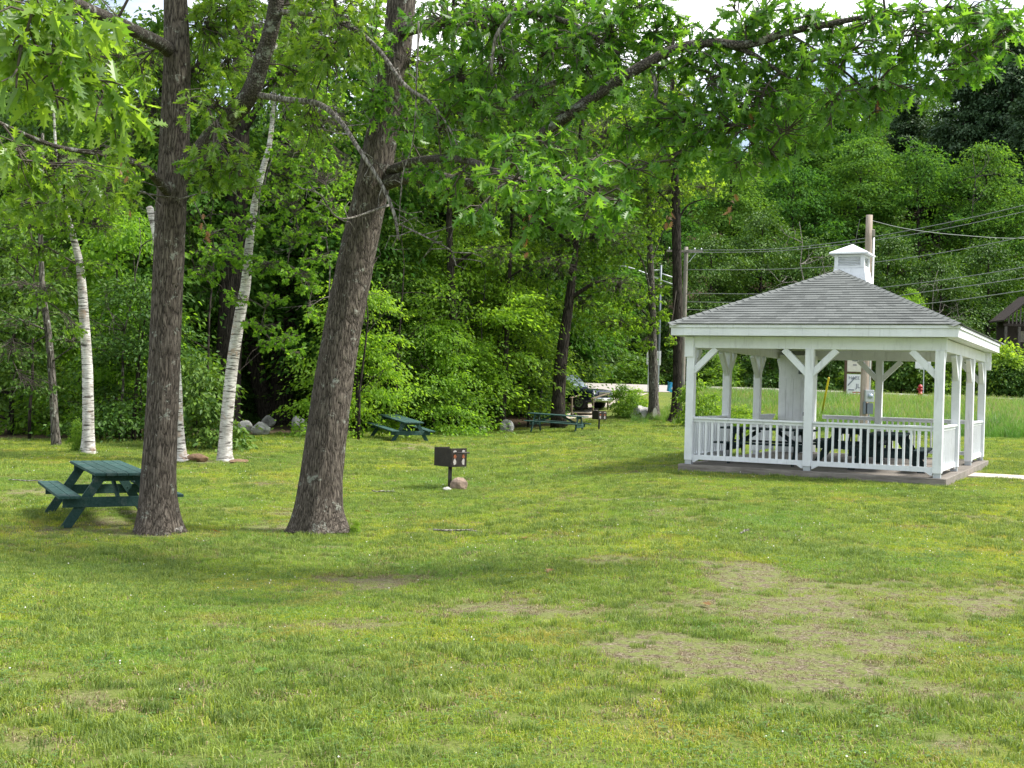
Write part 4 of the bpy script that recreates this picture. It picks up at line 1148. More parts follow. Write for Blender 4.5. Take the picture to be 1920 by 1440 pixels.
A1 = 15.9
oak1_trunk = [(295, 1003, A1, .235), (295, 960, A1, .235), (297, 900, A1, .225), (307, 700, A1, .205), (318, 450, A1, .20), (326, 280, A1, .195), (331, 120, A1, .175), (329, 0, A1, .155), (325, -200, A1, .13), (335, -450, A1 + .3, .10), (330, -750, A1, .05)]
oak1_limbs = [
    [(322, 100, A1, .10), (300, 82, 15.4, .085), (232, 48, 14.0, .075), (135, 2, 12.2, .06), (60, -60, 10.4, .045), (20, -90, 8.5, .03)],
    [(322, 372, A1, .065), (275, 318, 15.0, .055), (205, 292, 14.2, .034), (110, 276, 13.2, .026), (20, 240, 12.2, .020), (-80, 190, 11, .014)],
    [(335, 330, A1, .14), (385, 275, 15.7, .13), (432, 222, 15.4, .125), (468, 178, 15.2, .12), (492, 110, 15.1, .105), (512, 40, 15, .10), (530, -60, 14.9, .09), (590, -260, 14.8, .06), (640, -420, 14.6, .03)],
]
oak1_bare = [
    [(480, 178, 15.2, .045), (540, 187, 14.9, .040), (598, 195, 14.5, .035), (640, 230, 14.2, .03), (672, 278, 14, .027), (712, 340, 13.9, .024), (738, 398, 13.8, .020), (748, 450, 13.7, .014)],
    [(520, 22, 15, .035), (590, 28, 14.6, .032), (650, 46, 14.2, .030), (705, 88, 13.9, .028), (760, 160, 13.6, .023), (810, 195, 13.4, .016), (850, 255, 13.2, .010), (872, 320, 13.1, .006)],
    [(325, 372, A1, .016), (270, 362, 15.2, .014), (250, 352, 15, .012), (262, 330, 14.8, .008)],
    [(330, 375, 15.7, .013), (390, 360, 15.2, .011), (470, 352, 14.8, .009), (500, 345, 14.6, .005)],
    [(748, 420, 13.7, .012), (800, 445, 13.5, .009), (846, 470, 13.4, .006), (850, 488, 13.4, .003)],
    [(785, 40, 13.5, .012), (782, 130, 13.5, .010), (775, 260, 13.6, .008), (755, 330, 13.7, .008), (748, 420, 13.8, .006)],
]
oak1_blobs = [
    (105, 60, 115, 70, 6.9, .5, .17), (60, 25, 80, 45, 6.6, .5, .17), (180, 150, 75, 60, 7.2, .45, .17), (210, 215, 45, 50, 7.3, .3, .17), (90, 140, 85, 50, 6.9, .4, .17), (30, 165, 40, 30, 6.6, .3, .17), (255, 220, 30, 30, 7.5, .3, .16),
    (110, 205, 50, 30, 7.0, .4, .17), (60, 30, 90, 40, 14.5, .8), (160, 25, 70, 35, 14.5, .8), (150, 110, 60, 50, 15, .7), (40, 130, 70, 60, 15, .8), (700, 30, 50, 45, 17.5, .6), (690, 120, 40, 50, 17.5, .6), (800, 130, 40, 50, 16.5, .6), (40, 90, 50, 40, 6.6, .4, .17), (150, 25, 70, 30, 7.0, .4, .17),
    (120, 330, 110, 45, 12.5, .7, .15), (40, 300, 60, 60, 12, .7, .15), (195, 360, 70, 40, 13.5, .6, .15), (210, 300, 50, 40, 13.5, .5, .15), (50, 385, 70, 30, 13, .6, .15), (120, 390, 60, 20, 13, .5, .15),
    (405, 60, 60, 70, 16.2, .6), (430, 130, 50, 40, 16.2, .6), (390, 200, 60, 40, 15.0, .7), (415, 290, 60, 60, 14.5, .6), (385, 330, 45, 40, 14.6, .5), (450, 330, 30, 35, 14.4, .5),
    (440, 20, 80, 40, 16.4, .6), (400, 15, 40, 30, 16.4, .6), (200, 110, 60, 40, 17, .8), (255, 130, 35, 40, 17, .6),
    (580, 80, 65, 60, 15.8, .6), (610, 130, 65, 45, 14.3, .8), (565, 150, 40, 30, 15.8, .5), (640, 60, 60, 60, 14.0, .9), (570, 235, 45, 40, 14.8, .6), (620, 20, 80, 35, 14.6, .8),
    (330, -160, 260, 110, 13.5, 1.5, .16, .25), (120, -120, 200, 80, 9.5, 1.4, .16, .15), (560, -160, 200, 100, 13, 1.4, .16, .25), (340, -420, 300, 160, 15, 2.4, .17, .3), (120, -350, 240, 130, 13, 2, .17, .2), (600, -400, 200, 140, 15, 2, .17, .2), (330, -700, 250, 150, 15, 2, .17, .3),
]
oak1 = limb_tree('oak_tree', 'upright oak trunk on the left with the near picnic table behind it', 'tree', oak1_trunk, oak1_limbs, oak1_blobs, M['oakbark'], M['oakleaf'], 11, 'two big lawn oaks', flare=.42, n=44, kb=22, bare_limbs=oak1_bare, barkl=M['limbbark'], cover=4.2)

A2 = 16.4
oak2_trunk = [(597, 995, A2, .30), (598, 950, A2, .295), (604, 880, A2, .285), (628, 700, A2, .262), (653, 560, A2, .25), (672, 465, A2, .245), (698, 350, A2, .235), (713, 270, A2, .22), (730, 180, A2, .205), (744, 90, A2, .20), (753, 0, A2, .19), (775, -200, A2, .15), (790, -450, A2, .11), (800, -750, A2, .05)]
oak2_limbs = [
    [(718, 345, A2, .10), (765, 333, 15.9, .085), (830, 334, 15.0, .075), (880, 345, 14.3, .07), (940, 318, 13.6, .066), (1012, 256, 13.0, .062), (1100, 192, 12.7, .060), (1200, 126, 12.5, .056), (1270, 92, 12.4, .052), (1335, 80, 12.3, .046), (1400, 84, 12.2, .042), (1490, 58, 12.1, .036), (1570, 42, 12, .030), (1660, 26, 11.9, .022), (1760, 22, 11.8, .014)],
    [(1360, 82, 12.3, .03), (1408, 100, 12.2, .026), (1440, 120, 12.1, .022), (1490, 152, 12, .014)],
    [(1480, 64, 12.1, .016), (1545, 105, 12, .013), (1600, 148, 11.9, .011), (1645, 190, 11.8, .008)],
    [(730, 320, A2, .07), (790, 300, 15, .05), (870, 300, 13, .04), (950, 330, 11.6, .03), (1040, 365, 10.9, .022), (1120, 380, 10.6, .014)],
    [(750, 60, A2, .09), (830, 40, 15, .07), (930, 20, 13.8, .05), (1060, 40, 13, .03), (1160, 100, 12.7, .02)],
]
oak2_bare = [
    [(950, 190, 13.6, .03), (1000, 172, 13.4, .036), (1050, 152, 13.3, .034), (1104, 138, 13.2, .022)],
    [(968, 15, 13, .018), (945, 45, 13, .022), (928, 75, 13, .020), (920, 140, 13, .013)],
    [(728, 385, A2 - .3, .02), (640, 410, 15.3, .012), (600, 365, 15.0, .012), (560, 352, 14.9, .006)],
    [(1222, 130, 12.5, .02), (1230, 160, 12.45, .024), (1228, 190, 12.4, .012)],
]
oak2_blobs = [
    (830, 50, 70, 60, 14.5, .9), (700, 70, 40, 60, 15.2, .6), (700, 180, 45, 60, 15.3, .5), (860, 130, 70, 55, 13.8, .8), (830, 220, 60, 50, 13.8, .7), (930, 60, 80, 60, 13.6, .9), (1000, 30, 70, 35, 13.4, .8), (910, 220, 55, 45, 13.2, .7), (760, 230, 35, 60, 15.0, .5), (800, 330, 50, 25, 14.0, .5), (870, 290, 40, 30, 13, .4),
    (1010, 110, 55, 45, 13.2, .7), (1080, 90, 70, 55, 13.0, .8), (1150, 60, 60, 45, 12.9, .7), (1060, 210, 60, 40, 12.8, .6), (1150, 160, 55, 45, 12.8, .6), (1160, 250, 60, 40, 12.6, .6), (980, 270, 45, 40, 12.2, .5), (1180, 20, 45, 30, 13, .6), (1050, 20, 60, 40, 13.2, .7),
    (960, 340, 70, 45, 10.9, .5, .155), (1050, 340, 75, 40, 10.6, .5, .155), (1120, 370, 75, 45, 10.5, .5, .155), (1010, 390, 60, 35, 10.6, .4, .155), (1170, 400, 45, 30, 10.5, .35, .155), (1090, 420, 55, 25, 10.5, .35, .155), (900, 395, 45, 30, 11.4, .4, .155), (1000, 435, 40, 20, 10.7, .3, .155),
    (1260, 215, 70, 45, 12.4, .6), (1330, 160, 60, 40, 12.2, .5), (1340, 240, 75, 45, 12.2, .6), (1420, 200, 70, 45, 12.1, .6), (1410, 270, 70, 35, 12.1, .5), (1480, 240, 60, 40, 12, .5), (1390, 120, 35, 25, 12.2, .4), (1400, 40, 45, 28, 12.2, .5), (1440, 20, 60, 28, 12.2, .5), (1520, 25, 55, 28, 12, .5), (1260, 300, 50, 25, 12.3, .5), (1380, 315, 50, 22, 12.1, .4), (1460, 300, 40, 20, 12, .4),
    (1510, 120, 65, 45, 11.9, .6), (1560, 190, 60, 40, 11.8, .5), (1600, 90, 60, 45, 11.8, .6), (1650, 150, 55, 40, 11.7, .5), (1640, 40, 60, 40, 11.8, .5), (1720, 80, 65, 50, 11.6, .6), (1720, 20, 60, 30, 11.6, .5), (1790, 60, 60, 50, 11.6, .6), (1790, 130, 50, 35, 11.5, .5), (1850, 90, 50, 45, 11.5, .5), (1700, 170, 45, 25, 11.6, .4), (1820, 20, 45, 28, 11.6, .4), (1300, 110, 45, 25, 12.3, .4), (1560, 245, 40, 20, 11.8, .3), (1640, 210, 35, 22, 11.7, .3), (1240, 130, 40, 30, 12.4, .4),
    (1390, 50, 42, 40, 12.5, .4), (1245, 45, 38, 38, 12.9, .4), (1262, 92, 45, 28, 12.7, .4), (1375, 15, 34, 26, 12.5, .4), (1330, 105, 50, 22, 12.5, .4), (1225, 8, 34, 22, 12.9, .4), (1268, 60, 38, 30, 12.8, .4), (1400, 85, 45, 26, 12.4, .4), (1320, 62, 22, 14, 12.4, .3), (1480, 85, 40, 26, 12.3, .4), (1860, 40, 45, 30, 11.6, .4), (1780, 12, 50, 22, 11.7, .4), (1475, 115, 45, 30, 12.3, .4), (1430, 140, 40, 24, 12.3, .4), (1215, 75, 45, 35, 12.9, .5), (1300, 135, 50, 25, 12.5, .4), (1350, 130, 40, 22, 12.4, .4), (1190, 20, 40, 40, 13, .5), (1300, 210, 60, 40, 12.8, .5), (1380, 210, 60, 40, 12.6, .5), (1450, 170, 50, 35, 12.4, .5), (1500, 190, 50, 35, 12.3, .5), (1560, 140, 55, 35, 12.2, .5), (1610, 190, 45, 30, 12.2, .4), (1680, 110, 50, 35, 12, .5), (1760, 170, 45, 28, 11.9, .4), (1830, 130, 45, 30, 11.8, .4), (1880, 60, 40, 40, 11.6, .4), (1440, 70, 45, 28, 12.3, .4), (1560, 60, 60, 30, 12.2, .4), (1220, 250, 60, 35, 12.8, .5), (1300, 270, 60, 30, 12.6, .5), (1190, 330, 50, 28, 12.2, .4), (1160, 110, 60, 45, 13.2, .6), (1090, 150, 60, 40, 13.2, .6), (1000, 200, 60, 45, 13.4, .6), (950, 140, 60, 50, 13.8, .7), (890, 60, 70, 50, 14, .8), (1020, 60, 60, 40, 13.6, .6), (1110, 20, 60, 35, 13.3, .6), (890, 180, 55, 45, 13.6, .6), (1060, 280, 55, 35, 12.4, .5), (1110, 300, 50, 30, 11.6, .4), (940, 290, 50, 35, 12, .4), (850, 350, 45, 28, 12.8, .4),
    (760, -160, 260, 110, 13.5, 1.5, .16, .2), (1150, -120, 240, 80, 12.8, 1.3, .16, .12), (1650, -110, 260, 75, 11.8, 1.2, .16, .12), (780, -420, 300, 160, 16, 2.4, .17, .25), (1100, -400, 250, 140, 15, 2, .17, .12), (780, -700, 260, 150, 16, 2, .17, .2), (1450, -330, 260, 120, 14, 1.6, .17, .1),
]
oak2 = limb_tree('oak_tree', 'large leaning oak trunk, the thicker of the two on the lawn', 'tree', oak2_trunk, oak2_limbs, oak2_blobs, M['oakbark'], M['oakleaf'], 23, 'two big lawn oaks', flare=.42, n=48, kb=22, bare_limbs=oak2_bare, barkl=M['limbbark'], cover=4.2)
def dead_cluster(tree, spots, seed):
    rng = np.random.default_rng(seed); b = tree.location
    for u, v, Y, k in spots:
        c = np.array(P(u, v, Y)) - np.array(b); pos = c + rng.normal(size=(k, 3)) * np.array([.03, .03, .08])
        d = rng.normal(size=(k, 3)) * .35 + np.array([0, 0, -1.]); co = leaves('oak', pos, d, rng.normal(size=(k, 3)), rng.uniform(.07, .11, k), rng.uniform(size=k))
        o = bpy.data.objects.new('dead_leaf_cluster', merge_leaf_twig('dead_leaf_cluster', co, None, [M['deadleaf']])); COL.objects.link(o); o.parent = tree
        o['label'] = 'withered brown leaf cluster'
dead_cluster(oak1, [(232, 312, 13.2, 7), (250, 372, 14.9, 6), (382, 420, 14.8, 7)], 5)
dead_cluster(oak2, [(985, 428, 10.7, 8), (1374, 390, 12, 7), (1650, 200, 11.7, 6), (1410, 235, 12, 7), (1255, 395, 12.2, 5)], 6)

# birches and other trunks one can follow
BG = 'white birches at the wood edge'
def bl(*a): return a
limb_tree('birch_tree', 'slim white birch far left with flaky bark, left of the upright oak', 'tree',
    [(165, 852, 31, 0.167), (166, 840, 31, 0.154), (164, 700, 31, 0.136), (158, 600, 31, 0.123), (150, 500, 31, 0.101), (136, 440, 31, 0.079), (122, 385, 31, 0.053), (108, 320, 31, 0.040), (100, 180, 31, 0.026), (100, 40, 31, 0.018)],
    [[(136, 440, 31, .03), (170, 400, 30.6, .02), (200, 370, 30, .012)], [(150, 500, 31, .03), (100, 470, 30.6, .02), (60, 450, 30, .012)]],
    [bl(110, 420, 60, 25, 30.5, .8, .10), bl(190, 430, 45, 25, 30.5, .8, .10), bl(70, 470, 50, 25, 30.5, .8, .10), bl(175, 500, 40, 18, 30.6, .7, .10), bl(100, 300, 80, 50, 31, 1, .10), bl(150, 620, 28, 14, 30.6, .4, .10), bl(60, 380, 60, 30, 31, .9, .10), bl(120, 520, 30, 15, 30.7, .6, .10), bl(40, 420, 60, 35, 30.3, .9, .11), bl(20, 330, 60, 40, 30.3, 1, .11), bl(150, 380, 50, 25, 30.5, .8, .11), bl(210, 400, 40, 20, 30.2, .6, .11), bl(225, 330, 40, 30, 30.5, .8, .11), bl(80, 560, 45, 18, 30.4, .7, .11), bl(100, 150, 110, 90, 31, 1.4, .11)],
    M['birch'], M['leafbright'], 31, BG, kind='maple', per=7, cover=2.3, n=20, flare=.35, rough=.05, leaf=.10, droop=.2, barkl=M['twig'])
limb_tree('birch_tree', 'tall white birch leaning right between the two oak trunks', 'tree',
    [(421, 866, 29.5, 0.176), (421, 850, 29.5, 0.163), (425, 790, 29.5, 0.154), (436, 680, 29.5, 0.145), (450, 590, 29.5, 0.136), (461, 530, 29.5, 0.123), (467, 460, 29.5, 0.101), (478, 380, 29.5, 0.088), (492, 320, 29.5, 0.075), (507, 260, 29.5, 0.062), (515, 150, 29.5, 0.044), (520, 0, 29.5, 0.026)],
    [[(452, 600, 29.5, .035), (490, 620, 29, .022), (530, 655, 28.6, .014), (570, 672, 28.3, .008)], [(461, 520, 29.5, .03), (510, 490, 29, .02), (570, 510, 28.6, .012)], [(470, 440, 29.5, .03), (420, 430, 29, .02), (380, 450, 28.7, .01)]],
    [bl(440, 560, 30, 16, 28.5, .5, .12), bl(400, 480, 45, 22, 28.5, .6, .12), bl(600, 480, 40, 22, 28.4, .6, .12), bl(620, 380, 45, 30, 28.6, .8, .12), bl(580, 590, 25, 14, 28.2, .5, .12), bl(490, 610, 40, 18, 28.7, .6, .12), bl(535, 635, 45, 20, 28.5, .6, .12), bl(560, 660, 28, 14, 28.3, .5, .12), bl(505, 650, 22, 12, 28.6, .4, .12), bl(500, 500, 50, 22, 28.8, .7, .12), bl(560, 520, 48, 26, 28.5, .7, .12), bl(585, 545, 28, 15, 28.3, .5, .12), bl(510, 560, 35, 16, 28.8, .6, .12), bl(430, 480, 55, 25, 28.8, .7, .12), bl(380, 520, 40, 18, 28.6, .6, .12), bl(560, 440, 50, 25, 28.8, .7, .12), bl(470, 420, 50, 28, 28.9, .7, .12), bl(540, 380, 60, 35, 29, .9, .12), bl(600, 330, 60, 35, 29, .9, .12), bl(450, 340, 60, 35, 29.2, .9, .12), bl(560, 280, 70, 40, 29, 1, .12), bl(400, 440, 40, 20, 29, .6, .12), bl(610, 420, 40, 30, 28.8, .7, .12), bl(520, 150, 120, 90, 29.5, 1.4, .12)],
    M['birch'], M['leafbright'], 33, BG, kind='maple', per=7, cover=2.3, n=22, flare=.30, rough=.05, droop=.25, barkl=M['twig'])
limb_tree('birch_tree', 'broken white birch snag mostly hidden behind the upright oak', 'tree',
    [(338, 868, 29, .21), (335, 855, 29, .17), (331, 780, 29, .155), (325, 650, 29, .14), (308, 520, 29, .12), (296, 450, 29, .11), (284, 400, 29, .095), (279, 388, 29, .07)],
    [], [], M['birch'], M['leaf'], 35, BG, n=20, flare=.3, rough=.05)
WG = 'dark trunks inside the wood edge'
limb_tree('oak_tree', 'broad furrowed oak trunk standing right behind the tall middle birch', 'tree',
    [(424, 805, 48.0, 0.575), (425, 770, 48.0, 0.529), (432, 600, 48.0, 0.494), (441, 440, 48.0, 0.460), (448, 250, 48.0, 0.414), (460, 0, 48.0, 0.345), (470, -250, 48.0, 0.230), (480, -500, 48.0, 0.092)],
    [[(447, 260, 48.0, 0.172), (530, 130, 47.0, 0.115), (610, 30, 46.0, 0.057)], [(446, 300, 48.0, 0.172), (350, 180, 47.0, 0.115), (260, 90, 46.0, 0.057)]],
    [bl(600, 230, 80, 60, 47.0, 1.6, .15), bl(640, 330, 50, 40, 47.0, 1.2, .15), bl(370, 130, 90, 60, 47.0, 1.6, .15), bl(260, 230, 80, 70, 47.0, 1.6, .15), bl(500, 80, 130, 70, 47.0, 1.8, .15), bl(250, 100, 90, 60, 46.0, 1.6, .15), bl(450, -150, 300, 120, 48.0, 3, .16, .5), bl(450, -400, 250, 130, 48.0, 3, .16, .5), bl(520, 330, 60, 50, 47.0, 1.2, .15), bl(360, 300, 70, 50, 47.0, 1.4, .15), bl(330, 420, 50, 40, 47.0, 1.2, .15)],
    M['bark'], M['leaf'], 37, WG, base=G(424, 48.0), kind='maple', n=26, flare=.3, cover=2.4)
limb_tree('leaning_tree', 'dark trunk leaning left behind the tall middle birch', 'tree',
    [(508, 800, 53.0, 0.462), (500, 770, 53.0, 0.418), (478, 680, 53.0, 0.363), (455, 600, 53.0, 0.330), (420, 500, 53.0, 0.297), (380, 400, 53.0, 0.220), (350, 300, 53.0, 0.132)], [],
    [bl(380, 330, 120, 70, 53.0, 2, .16), bl(330, 250, 120, 70, 53.0, 2, .16)], M['bark'], M['leafdark'], 38, WG, base=G(508, 53.0), kind='maple', n=20, flare=.2, cover=2.4)
limb_tree('twin_trunk_tree', 'wide double trunk in the wood between the birch and the leaning oak', 'tree',
    [(527, 800, 53.0, 0.572), (527, 770, 53.0, 0.484), (527, 690, 53.0, 0.440), (530, 560, 53.0, 0.396), (535, 350, 53.0, 0.330), (540, 0, 53.0, 0.220)], [[(540, 790, 52.9, 0.242), (542, 700, 52.9, 0.220), (552, 560, 52.9, 0.176), (580, 350, 52.8, 0.132), (600, 100, 52.8, 0.088)]],
    [bl(560, 60, 140, 90, 53.0, 2, .16), bl(620, 420, 60, 60, 52.0, 1.4, .15), bl(550, 300, 90, 60, 52.0, 1.6, .15), bl(560, 420, 70, 60, 51.5, 1.4, .15)], M['bark'], M['leafdark'], 39, WG, base=G(527, 53.0), kind='maple', n=22, flare=.25, cover=2.4)
limb_tree('young_tree', 'thin grey trunk at the far left beyond the slim birch', 'tree',
    [(106, 842, 33.5, .13), (103, 800, 33.5, .115), (97, 700, 33.5, .105), (90, 620, 33.5, .095), (80, 540, 33.5, .08), (76, 420, 33.5, .06), (80, 250, 33.5, .04)],
    [[(90, 620, 33.5, .03), (40, 600, 33, .02), (0, 580, 32.5, .01)], [(95, 680, 33.5, .025), (150, 640, 33, .012)]],
    [bl(40, 610, 60, 20, 33, .9, .12), bl(20, 670, 60, 22, 33, .9, .12), bl(40, 540, 60, 25, 33, .9, .12), bl(130, 640, 35, 15, 33, .7, .12), bl(50, 730, 60, 18, 33, .8, .12), bl(90, 340, 90, 60, 33.5, 1.4, .13)],
    M['greybark'], M['leafdark'], 40, WG, base=G(106, 33.5), kind='maple', n=16, flare=.2, cover=2.2, droop=.25)
for k, (u, Y, r, path, lab) in enumerate((
        (850, 50, .24, [(851, 800), (855, 720), (850, 600), (845, 500), (842, 380), (846, 200), (850, 0)], 'dark straight trunk seen through foliage above the middle picnic table gap'),
        (945, 52, .13, [(942, 790), (947, 700), (951, 600), (955, 520), (960, 380), (965, 200), (970, 20)], 'slender brown trunk in the wood left of the farthest table'),
        (1048, 53, .32, [(1046, 778), (1050, 700), (1058, 630), (1068, 560), (1078, 460), (1085, 330), (1095, 150)], 'dark curved trunk in front of the bushes left of the parked car'))):
    tr = [(u_, v_, Y, r * (1 - .85 * i / len(path))) for i, (u_, v_) in enumerate(path)]
    limb_tree('forest_tree', lab, 'tree', tr, [[(path[3][0], path[3][1], Y, r * .35), (path[3][0] + 50, path[3][1] - 30, Y - .5, r * .2), (path[3][0] + 110, path[3][1] - 40, Y - 1, .02)], [(path[4][0], path[4][1], Y, r * .35), (path[4][0] - 60, path[4][1] - 40, Y - .5, r * .2), (path[4][0] - 110, path[4][1] - 50, Y - 1, .02)]],
        [bl(path[4][0] + 60, path[4][1] - 20, 90, 45, Y - 1, 2, .17), bl(path[4][0] - 70, path[4][1] - 60, 90, 55, Y - 1, 2, .17), bl(path[5][0], path[5][1], 120, 90, Y, 2.4, .18), bl(path[6][0], path[6][1] - 60, 140, 100, Y, 2.4, .18), bl(path[3][0] + 90, path[3][1] - 20, 60, 30, Y - 1, 1.5, .16)],
        M['bark'], M['leaf'], 50 + k, WG, base=G(u, Y), kind='maple', n=18, flare=.25, cover=2.4)
RG = 'two trees near the road'
limb_tree('road_tree', 'slim grey tree near the road with a pale scar at its foot', 'tree',
    [(1226, 787, 56, .30), (1226, 775, 56, .25), (1225, 720, 56, .22), (1224, 650, 56, .20), (1222, 560, 56, .17), (1218, 450, 56, .13), (1215, 330, 56, .08)],
    [[(1223, 600, 56, .06), (1180, 560, 55.5, .05), (1120, 520, 55, .03)], [(1222, 560, 56, .05), (1200, 480, 55, .04), (1150, 430, 54.5, .02)], [(1220, 500, 56, .05), (1240, 440, 56, .03), (1260, 400, 56, .02)]],
    [bl(1190, 560, 55, 22, 55.5, 1.4, .16), bl(1130, 540, 70, 28, 55, 1.6, .16), bl(1200, 610, 45, 18, 55.5, 1.2, .16), bl(1140, 610, 60, 25, 55, 1.4, .16), bl(1080, 580, 60, 22, 54.5, 1.2, .16), bl(1170, 470, 70, 35, 55.5, 1.6, .16), bl(1110, 450, 70, 35, 55, 1.6, .16), bl(1215, 420, 40, 30, 56, 1.2, .16), bl(1190, 350, 70, 50, 56, 1.8, .16), bl(1110, 360, 70, 50, 56, 1.8, .16), bl(1060, 480, 60, 35, 55, 1.5, .16), bl(1250, 300, 45, 40, 56, 1.4, .16), bl(1130, 250, 90, 50, 57, 2, .16), bl(1210, 650, 24, 12, 55.6, .8, .16), bl(1236, 590, 22, 16, 55.4, .7, .16), bl(1240, 540, 20, 14, 55.4, .7, .16)],
    M['greybark'], M['leafbright'], 61, RG, base=G(1226, 56), kind='maple', n=22, flare=.55, cover=2.8, droop=.2)
sc = MB(); pts = [(math.cos(a) * .11, -.36, .28 + math.sin(a) * .27) for a in np.linspace(0, 2 * math.pi, 14, False)]
sc.add(pts, [tuple(range(14))]); so = sc.build('scar', M['signcream'], None); so.parent = [o for o in COL.objects if o.name.startswith('road_tree')][0]; so.location = (.0, -.02, 0)
limb_tree('road_tree', 'straight brown tree trunk beside the left eave of the gazebo', 'tree',
    [(1268, 788, 55, .36), (1268, 775, 55, .265), (1270, 700, 55, .21), (1271, 600, 55, .23), (1269, 480, 55, .21), (1267, 380, 55, .2), (1262, 250, 55, .14), (1260, 120, 55, .08)],
    [[(1268, 420, 55, .06), (1290, 385, 55, .04), (1330, 370, 55, .02)], [(1267, 400, 55, .06), (1245, 370, 55, .04), (1200, 330, 54, .02)]],
    [bl(1260, 360, 60, 30, 55, 1.4, .16), bl(1320, 350, 45, 24, 55, 1.2, .16), bl(1265, 280, 70, 50, 55, 1.8, .16), bl(1225, 400, 35, 22, 54.5, 1.2, .16), bl(1255, 640, 20, 9, 54.6, .5, .14), bl(1265, 180, 60, 60, 55, 1.6, .16)],
    M['bark'], M['leaf'], 62, RG, base=G(1268, 55), kind='maple', n=24, flare=.45, cover=2.3, droop=.2)

# bare dead trees with pale branches on the hillside, thin stems in the wood
def bare_tree(label, u, Y, H, seed, group, mat, lean=.0, r0=.09, nb=9, cat='tree', name='dead_tree', bl_=.30):
    rng = np.random.default_rng(seed); b = G(u, Y); t = thing(name, label, cat, b, 0, group)
    ax = [Vector((lean * H * s * s + rng.normal() * .05 * H * s * .3, 0, H * s - .1)) for s in np.linspace(0, 1, 9)]
    MB().tube(ax, [r0 * (1 - .85 * i / 8) for i in range(9)], 8).build('trunk', mat, t, True)
    mb = MB()
    def grow(p, d, ln, r, k):
        pts = [p]; q = p
        for i in range(4):
            d = (d + Vector(rng.normal(size=3) * .22)).normalized(); q = q + d * ln / 4; pts.append(q)
        mb.tube(pts, [r * (1 - .7 * i / 4) for i in range(5)], 5, False)
        if k:
            for i in (2, 3, 4):
                grow(pts[i], (d + Vector(rng.normal(size=3) * .7)).normalized(), ln * .55, r * .5, k - 1)
    for i in range(nb):
        s = rng.uniform(.35, .98); a = rng.uniform(0, 6.28); j = min(7, int(s * 8))
        grow(ax[j], Vector((math.cos(a), math.sin(a), rng.uniform(.0, .7))).normalized(), H * bl_ * (1.15 - s) + .8, r0 * .42, 2)
    if nb: mb.build('crown', mat, t, True)
    return t
DG = 'bare dead trees on the hillside'
bare_tree('pale bare dead branches against dark woods left of the pole top', 1510, 88.5, 12.5, 3, DG, M['deadwood'], -.05, .10, 12)
bare_tree('grey leafless tree near the ridge left of the full pine', 1815, 108, 17, 4, DG, M['greybark'], .02, .13, 16)
bare_tree('slim leafless tree with pale limbs among the cables at the right', 1740, 90, 9.5, 5, DG, M['deadwood'], .04, .07, 10)
SG_ = 'thin stems standing in the wood'
for k, (u, Y, H, ln) in enumerate(((225, 37, 7, .06), (262, 38, 6, -.05), (385, 37, 8, .03), (610, 41, 8, -.03), (672, 42, 7, .05), (868, 51, 9, .02), (905, 52, 8, -.03), (930, 53, 9, .04), (990, 54, 8, -.05), (1012, 55, 9, .02), (55, 36, 8, .03), (740, 47, 9, .03))):
    bare_tree('thin bare stem standing in the shade of the wood edge', u, Y, H, 60 + k, SG_, M['bark'] if k % 3 else M['greybark'], ln, .055, 5, 'tree', 'thin_stem', .2)

